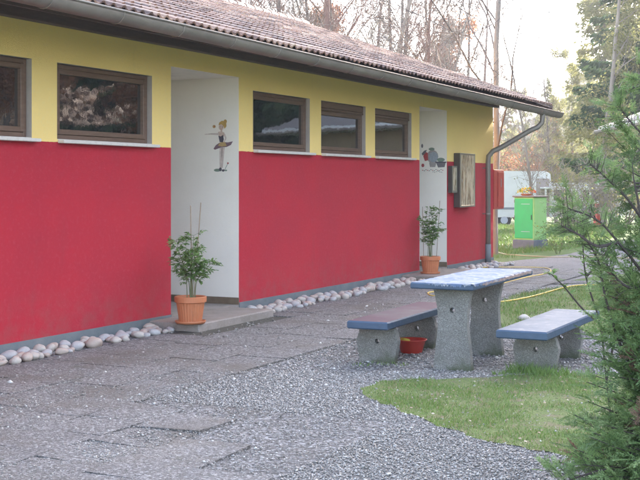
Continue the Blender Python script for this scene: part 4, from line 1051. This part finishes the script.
# bushes
def bush(seed, H, n_st, m, leafn, leaf, bark, label, x, y, cat='bush', name='bush', group=None):
    rr = random.Random(seed); rs = np.random.RandomState(seed); b = MB(); P = []
    for k in range(n_st):
        a = rr.uniform(0, 6.28); d = Vector((cos(a)*.5, sin(a)*.5, 1)).normalized(); q = Vector((cos(a)*.08, sin(a)*.08, 0)); pts = [q.copy()]; L = H*rr.uniform(.6, 1.05)
        for i in range(6):
            d = (d+rand_perp(d, rr)*.25).normalized(); q = q+d*L/6; pts.append(q.copy())
            if i > 0:
                for w in range(3):
                    s = (d+rand_perp(d, rr)).normalized(); e = q+s*L*rr.uniform(.12, .3); e2 = e+(s+rand_perp(s, rr)*.6).normalized()*L*.14; b.tube([q, e, e2], [.006*H/1.5, .004, .002], 3, caps=False); P += [e, e2, q.lerp(e, .5)]
        b.tube(pts, [.014*H/1.5*(1-.13*i) for i in range(7)], 5, caps=False); P.append(q)
    r = empty(name, (x, y, gz(x, y))); tag(r, label, cat, group)
    b.build('branches', M[bark], r)
    if leafn:
        P = np.array([tuple(p) for p in P]); C = P[rs.randint(0, len(P), leafn)]+rs.normal(0, leaf*1.1, (leafn, 3))
        V, Fa, T = tri_cloud(C, leaf, rs, np.clip(rs.normal(.5, .25, leafn), 0, 1), 1.3); np_mesh('foliage', V, Fa, m, T, r)
    return r
bush(61, 4.4, 24, M['beech'], 9000, .08, 'barkred', 'bush with dry orange leaves above the red box and green cabinet', tx(517, 66), 66)
bush(62, 2.4, 16, M['larch'], 500, .05, 'barklight', 'twiggy bare bush right of the green cabinet before the caravan', tx(563, 41), 41, group='twiggy bushes on the lawn')
bush(63, 2.6, 18, M['larch'], 700, .05, 'barklight', 'twiggy bare bush left of the red service post', tx(581, 43), 43, group='twiggy bushes on the lawn')
bush(64, 2.8, 18, M['larch'], 1200, .06, 'barklight', 'twiggy bush right of the red service post under the hut roof', tx(622, 42), 42, group='twiggy bushes on the lawn')
bush(65, 3.2, 14, M['larch'], 1600, .07, 'bark', 'loose yellow green bush behind the downpipe', tx(505, 60), 60)
bush(66, .75, 7, M['leaf'], 260, .045, 'stem', 'small leafy shrub at the path edge right of the green cabinet', tx(557, 27.5), 27.5)

# wooded slope further off, one mass of crowns
def hill(name, Y0, Y1, hfun, m, nx=60, ny=14, X0=-400, X1=500, seed=0):
    b = MB(); vs = []; 
    for j in range(ny+1):
        for i in range(nx+1):
            x = X0+(X1-X0)*i/nx; y = Y0+(Y1-Y0)*j/ny; f = j/ny
            vs.append((x, y, -.8+hfun(x, f)*(1-.0)+6*f*mnoise.noise((x*.02, y*.02, seed))*(Y1/400)))
    b.add(vs, [(j*(nx+1)+i, j*(nx+1)+i+1, (j+1)*(nx+1)+i+1, (j+1)*(nx+1)+i) for j in range(ny) for i in range(nx)])
    return tag(b.build(name, m, smooth=True), kind='structure')
M['hillwood'] = mat('wooded_slope', (.10, .085, .07), .95, noise=[(.12, (.06, .07, .04), .4, .6), (.03, (.15, .12, .09), .45, .7)], bump=(.3, 1, 3))
M['mount'] = mat('far_mountain', (.07, .075, .07), .95, noise=[(.006, (.16, .14, .12), .45, .6)], bump=(.02, 1, 20))
def slope_h(x, f):
    px = 320+F*x/170; return f*(3+9*sm(380, 560, px)+10*sm(560, 700, px))
hill('wooded_slope', 118, 230, slope_h, M['hillwood'], seed=1)
hill('mountain', 420, 1250, lambda x, f: sm(0, 1, f)*(35+95*sm(60, 300, x)), M['mount'], 80, 24, -900, 1100, 3)
rs = np.random.RandomState(77)
Vs = []; Fs = []; Ts = []; off = 0
for k in range(260):
    y = rs.uniform(112, 200); x = tx(rs.uniform(380, 720), y); f = max(0, (y-118)/112); z0 = -.6+slope_h(x, f)
    H = rs.uniform(7, 12)*(.5+.5*(x > tx(572, y))); R = H*rs.uniform(.18, .28); n = 420
    u = rs.rand(n); ang = rs.uniform(0, 6.28, n)
    con = rs.rand() < .45
    rad = R*((1-u)**.8 if con else np.sqrt(np.clip(1-(2*u-1)**2, 0, 1)))*np.sqrt(rs.rand(n))
    C = np.stack([x+rad*np.cos(ang), y+rad*np.sin(ang), z0+H*(.1+.9*u)], 1)
    tn = np.clip(rs.normal(.15 if con else .6, .12, n)+rs.uniform(-.15, .15), 0, 1)
    v, fa, t = tri_cloud(C, .42, rs, tn, 1.3); Vs.append(v); Fs.append(fa+off); Ts.append(t); off += len(v)
M['farcrown'] = mat('far_crowns', (.1, .09, .05), .9, attr=('tint', [(.035, .05, .028), (.09, .085, .045), (.17, .135, .085), (.22, .19, .10)]), trans=.3)
tag(np_mesh('distant_wood', np.concatenate(Vs), np.concatenate(Fs), M['farcrown'], np.concatenate(Ts)), 'hazy mixed wood on the slope beyond the caravans', 'wood', kind='stuff')

# brown wooded bank right of the yard, the one the windows mirror
b = MB(); vs = []
for j in range(15):
    for i in range(13):
        x = 34+5*i; y = -30+8*j; f = i/12; vs.append((x+3*mnoise.noise((y*.07, 0, 2)), y, -.4+20*f**.7+1.6*mnoise.noise((x*.08, y*.08, 4))))
b.add(vs, [(j*13+i, j*13+i+1, (j+1)*13+i+1, (j+1)*13+i) for j in range(14) for i in range(12)])
M['leafbank'] = mat('leaf_covered_bank', (.20, .12, .08), .95, noise=[(.5, (.27, .19, .13), .4, .65), (.15, (.12, .12, .06), .5, .7)], bump=(2, 1, .3))
tag(b.build('wooded_bank', M['leafbank'], smooth=True), kind='structure')
rs = np.random.RandomState(88); Vs = []; Fs = []; Ts = []; off = 0
for k in range(150):
    x = rs.uniform(31, 60); y = rs.uniform(-20, 75); f = max(0, (x-34)/60); z0 = -.4+20*f**.7; H = rs.uniform(6, 11); n = 330
    rad = H*.2*np.sqrt(rs.rand(n)); ang = rs.uniform(0, 6.28, n)
    C = np.stack([x+rad*np.cos(ang), y+rad*np.sin(ang), z0+H*rs.beta(1.6, 1.2, n)], 1)
    v, fa, t = tri_cloud(C, .30, rs, np.clip(rs.normal(.5, .2, n)+rs.uniform(-.3, .3), 0, 1), 1.5); Vs.append(v); Fs.append(fa+off); Ts.append(t); off += len(v)
M['brushwood'] = mat('brown_brushwood', (.1, .09, .05), .9, attr=('tint', [(.07, .07, .04), (.17, .11, .075), (.27, .17, .12), (.40, .30, .24)]), trans=.3)
tag(np_mesh('brushwood', np.concatenate(Vs), np.concatenate(Fs), M['brushwood'], np.concatenate(Ts)), 'brown leafless brushwood covering the bank right of the yard', 'wood', kind='stuff')

# ------------------------------------------------------------------ cypress shrub in the foreground (right)
def thuja_spray(rs, L):
    """flat fan of thin scale twigs in the x (forward) / y plane"""
    quads = []
    def twig(p, ang, L, w, lvl):
        n = max(2, int(L/.012)); d = np.array([cos(ang), sin(ang)])
        q = p.copy()
        for i in range(n):
            s = L/n; ww = w*(1-.5*i/n); nrm = np.array([-d[1], d[0]])
            z0 = rs.normal(0, .0015); z1 = rs.normal(0, .0015)
            quads.append([(q[0]-nrm[0]*ww*.4, q[1]-nrm[1]*ww*.4, z0), (q[0]+d[0]*s*.5+nrm[0]*ww, q[1]+d[1]*s*.5+nrm[1]*ww, z1), (q[0]+d[0]*s*1.15, q[1]+d[1]*s*1.15, z0), (q[0]+d[0]*s*.5-nrm[0]*ww, q[1]+d[1]*s*.5-nrm[1]*ww, -z1)])
            if lvl < 2 and (lvl == 0 or L > .03):
                for sd in (-1, 1):
                    if rs.rand() < .85: twig(q+d*s*.5, ang+sd*rs.uniform(.5, .9), L*(.48 if lvl == 0 else .4)*(1-.65*i/n)*rs.uniform(.7, 1.1), w*.85, lvl+1)
            q = q+d*s; a2 = rs.normal(0, .06); d = np.array([d[0]*cos(a2)-d[1]*sin(a2), d[0]*sin(a2)+d[1]*cos(a2)])
    twig(np.array([0., 0.]), 0, L, .0032, 0)
    Q_ = np.array(quads); Q_[..., 2] -= .9*(Q_[..., 0]**2)     # tips droop
    return Q_
rs = np.random.RandomState(9); SPR = [thuja_spray(rs, L) for L in (.085, .10, .075, .11, .06)]
print('spray quads', [len(s) for s in SPR])
SX, SY = 1.83, 5.95
def env(z): # outline radius by height
    Z = [0, .12, .30, .55, .9, 1.15, 1.35, 1.55, 1.75, 1.95, 2.15, 2.3]; Rr = [.66, .74, .62, .52, .47, .44, .50, .52, .44, .36, .22, .05]
    return np.interp(z, Z, Rr)
rr = random.Random(15); th = MB(); SP = []     # SP: position, direction, tint, scale
def add_spray(p, d, tint, sc): SP.append((tuple(p), tuple(d), tint, sc))
stems = []
for k in range(9):
    a = rr.uniform(0, 6.28); q = Vector((SX+cos(a)*.08, SY+sin(a)*.08, 0)); H = rr.uniform(1.3, 2.25); out = rr.uniform(.05, .3)
    pts = [q+Vector((cos(a)*out*(f**1.3), sin(a)*out*(f**1.3), H*f))+Vector((rr.uniform(-.02, .02), rr.uniform(-.02, .02), 0)) for f in [i/8 for i in range(9)]]
    th.tube(pts, [.014*(1-.1*i)+.002 for i in range(9)], 6, caps=False); stems.append(pts)
nb = 680
for k in range(nb):
    pts = rr.choice(stems); z = 2.2*rr.random()**1.25
    zf = [p.z for p in pts]
    if z > zf[-1]: z = zf[-1]*rr.random()
    i = max(j for j in range(9) if zf[j] <= z+1e-6); i = min(i, 7); o = pts[i].lerp(pts[i+1], (z-zf[i])/(zf[i+1]-zf[i]+1e-9))
    a = rr.uniform(0, 6.28)
    if z > .95 and cos(a) < -.1 and rr.random() < .7: continue   # the upper left side is thin
    R = float(env(z))*rr.uniform(.5, .97); tgt = Vector((SX+cos(a)*R, SY+sin(a)*R, z+rr.uniform(.0, .22)))
    if (tgt-o).length < .08: continue
    mid = o.lerp(tgt, .5)+Vector((0, 0, -.03)); P = [o, mid, tgt]; th.tube(P, [.0045, .0035, .0018], 4, caps=False)
    L = (tgt-o).length; ns = int(5+L*20); tone = rr.uniform(.35, .9)
    dead = (rr.random() < .07)
    for s in range(ns):
        f = .32+.68*(s+rr.random())/ns; p = o.lerp(mid, f*2) if f < .5 else mid.lerp(tgt, f*2-1)
        dr = (tgt-o).normalized(); side = rand_perp(dr, rr); d = dr*rr.uniform(.4, 1)+side*rr.uniform(.3, .9)+Vector((0, 0, rr.uniform(-.1, .35)))
        add_spray(p+Vector((rr.uniform(-.015, .015),)*3), d, 0.0 if dead else min(1, max(.25, tone+rr.uniform(-.2, .2))), rr.uniform(.7, 1.25))
    add_spray(tgt, (tgt-mid), 0 if dead else tone, 1.1)
# long loose branches that reach left over the path view
LB = [[(1.75, 5.9, .80), (1.60, 5.85, 1.12), (1.44, 5.8, 1.32), (1.33, 5.78, 1.43), (1.17, 5.75, 1.49)],
      [(1.78, 5.95, .95), (1.66, 5.9, 1.28), (1.52, 5.85, 1.50), (1.40, 5.83, 1.62), (1.30, 5.8, 1.70)],
      [(1.70, 6.0, .45), (1.52, 5.98, .75), (1.42, 5.95, 1.02), (1.38, 5.95, 1.22), (1.30, 5.95, 1.35)],
      [(1.44, 5.8, 1.32), (1.34, 5.8, 1.30), (1.24, 5.78, 1.36), (1.16, 5.76, 1.40)],
      [(1.6, 5.85, 1.12), (1.50, 5.8, 1.10), (1.42, 5.8, 1.16), (1.36, 5.8, 1.26)],
      [(1.6, 5.9, .15), (1.42, 5.8, .22), (1.25, 5.75, .20), (1.12, 5.72, .16)],
      [(1.8, 5.9, 1.5), (1.66, 5.85, 1.75), (1.52, 5.8, 1.88), (1.44, 5.8, 1.98)],
      [(1.8, 5.9, 1.6), (1.74, 5.85, 1.9), (1.64, 5.8, 2.05), (1.55, 5.8, 2.12)]]
for bi, pts in enumerate(LB):
    P = [Vector(p) for p in spline(pts, 6)]; n = len(P); th.tube(P, [.0085*(1-.8*i/n)+.001 for i in range(n)], 5, caps=False)
    for i in range(int(n*(.45 if bi < 3 else .3)), n):
        f = i/n
        for w in range(3 if f > .6 else 1):
            d0 = (P[min(i+1, n-1)]-P[i-1]).normalized(); side = rand_perp(d0, rr); e = P[i]+(d0*.6+side+Vector((0, 0, .2))).normalized()*rr.uniform(.03, .12)
            th.tube([P[i], e], [.0022, .001], 3, caps=False)
            for s in range(3): rr.random() < .62 and add_spray(P[i].lerp(e, rr.random()), (e-P[i])+Vector((rr.uniform(-.05, .05), rr.uniform(-.05, .05), rr.uniform(-.03, .04))), rr.uniform(.4, .95), rr.uniform(.5, .95))
root = empty('cypress_shrub', (SX, SY, 0)); tag(root, 'loose green cypress shrub filling the right edge in the foreground', 'shrub')
for i in range(len(th.v)): th.v[i] = (th.v[i][0]-SX, th.v[i][1]-SY, th.v[i][2])
th.build('branches', M['shrubbark'], root)
Vs = []; Ts = []
rs = np.random.RandomState(3)
for (p, d, t, sc) in SP:
    if p[2] < .01: continue
    d = np.array(d); d /= np.linalg.norm(d)+1e-9
    s = np.cross(d, np.array([0, 0, 1.])+rs.normal(0, .5, 3)); s /= np.linalg.norm(s)+1e-9; u = np.cross(s, d)
    Q_ = SPR[rs.randint(len(SPR))]*sc
    W = Q_[..., 0:1]*d+Q_[..., 1:2]*s+Q_[..., 2:3]*u+(np.array(p)-np.array([SX, SY, 0]))
    Vs.append(W.reshape(-1, 3)); Ts.append(np.clip(np.full(len(Q_), t)+rs.normal(0, .05, len(Q_)), 0 if t == 0 else .22, 1))
V = np.concatenate(Vs); V[:, 2] = np.maximum(V[:, 2], .004)
print('thuja sprays', len(SP), 'verts', len(V))
np_mesh('foliage', V, np.arange(len(V)).reshape(-1, 4), M['thuja'], np.concatenate(Ts), root)
# a small broad-leaved sapling growing through it on the left
sg = empty('sapling', (1.60, 6.45, 0)); tag(sg, 'thin leafy sapling left of the cypress shrub above the grey seat bench', 'sapling')
st = MB(); sp = []; rr = random.Random(31)
for path, lf in (([(0, 0, 0), (-.06, 0, .55), (-.10, -.02, .85), (-.17, 0, 1.1), (-.19, 0, 1.32), (-.20, 0, 1.42)], 1), ([(-.10, -.02, .85), (-.19, 0, .93), (-.29, 0, 1.05), (-.37, .02, 1.13)], .6), ([(-.06, 0, .55), (.0, 0, .85), (.06, 0, 1.08), (.08, 0, 1.25)], .8), ([(-.17, 0, 1.1), (-.10, 0, 1.18), (-.04, 0, 1.26)], .9)):
    P = [Vector(p) for p in spline(path, 6)]; n = len(P); st.tube(P, [.006*(1-.75*i/n)+.001 for i in range(n)], 5, caps=False)
    for i in range(int(n*.55), n):
        for w in range(int(5*lf)):
            a = rr.uniform(0, 6.28); d = Vector((cos(a), sin(a)*.8, rr.uniform(-.2, .8))); sp.append((P[i]+Vector((rr.uniform(-.01, .01),)*3), d, (rr.uniform(-.6, .6), rr.uniform(-.6, .6), 1), rr.uniform(.028, .055), rr.uniform(.012, .02), rr.random()*.7))
st.build('stems', M['shrubbark'], sg); leafcloud(sp, 'foliage', M['leaf'], sg)

# ------------------------------------------------------------------ haze
HZ = MB(); HZ.box(-1100, 1200, -310, 1350, -2, 160)
hz = bpy.data.materials.new('haze_air'); hz.use_nodes = True; nt = hz.node_tree
for n in list(nt.nodes): nt.nodes.remove(n)
out = nt.nodes.new('ShaderNodeOutputMaterial'); pv_ = nt.nodes.new('ShaderNodeVolumePrincipled')
pv_.inputs['Color'].default_value = (.93, .95, 1, 1); pv_.inputs['Density'].default_value = .0011; pv_.inputs['Anisotropy'].default_value = .45
nt.links.new(pv_.outputs[0], out.inputs['Volume'])
tag(HZ.build('haze', hz), 'bright thin haze over the valley', 'haze', kind='stuff')

# ------------------------------------------------------------------ light
SUN_AZ = radians(38); SUN_EL = radians(23)
w = bpy.data.worlds.new('World'); SC.world = w; w.use_nodes = True; nt = w.node_tree
sky = nt.nodes.new('ShaderNodeTexSky'); sky.sky_type = 'NISHITA'; sky.sun_disc = False
sky.sun_elevation = SUN_EL; sky.sun_rotation = SUN_AZ; sky.dust_density = 1.5; sky.air_density = .8; sky.ozone_density = .6
tn = nt.nodes.new('ShaderNodeMix'); tn.data_type = 'RGBA'; tn.blend_type = 'MULTIPLY'; tn.inputs[0].default_value = 1
tn.inputs[7].default_value = (1.09, 1.0, .93, 1)
nt.links.new(sky.outputs[0], tn.inputs[6]); nt.links.new(tn.outputs[2], nt.nodes['Background'].inputs['Color']); nt.nodes['Background'].inputs['Strength'].default_value = .15
L = bpy.data.lights.new('sun', 'SUN'); L.energy = 4.4; L.angle = radians(.6); L.color = (1, .95, .87)
lo = bpy.data.objects.new('sun', L); COL.objects.link(lo)
dirv = Vector((sin(SUN_AZ)*cos(SUN_EL), cos(SUN_AZ)*cos(SUN_EL), sin(SUN_EL)))
lo.rotation_euler = (-dirv).to_track_quat('-Z', 'Y').to_euler(); lo.location = (20, 20, 30)

cam = bpy.data.cameras.new('camera'); co_ = bpy.data.objects.new('camera', cam); COL.objects.link(co_)
co_.location = (0, 0, CAMH); co_.rotation_euler = (radians(90), 0, 0)
cam.sensor_width = 36; cam.lens = 36*F/640; cam.shift_y = (HY-240)/640; cam.clip_end = 6000; cam.clip_start = .05
SC.camera = co_
SC.view_settings.view_transform = 'Standard'; SC.view_settings.look = 'None'; SC.view_settings.gamma = 1; SC.view_settings.exposure = 3.3
SC.cycles.volume_bounces = 0
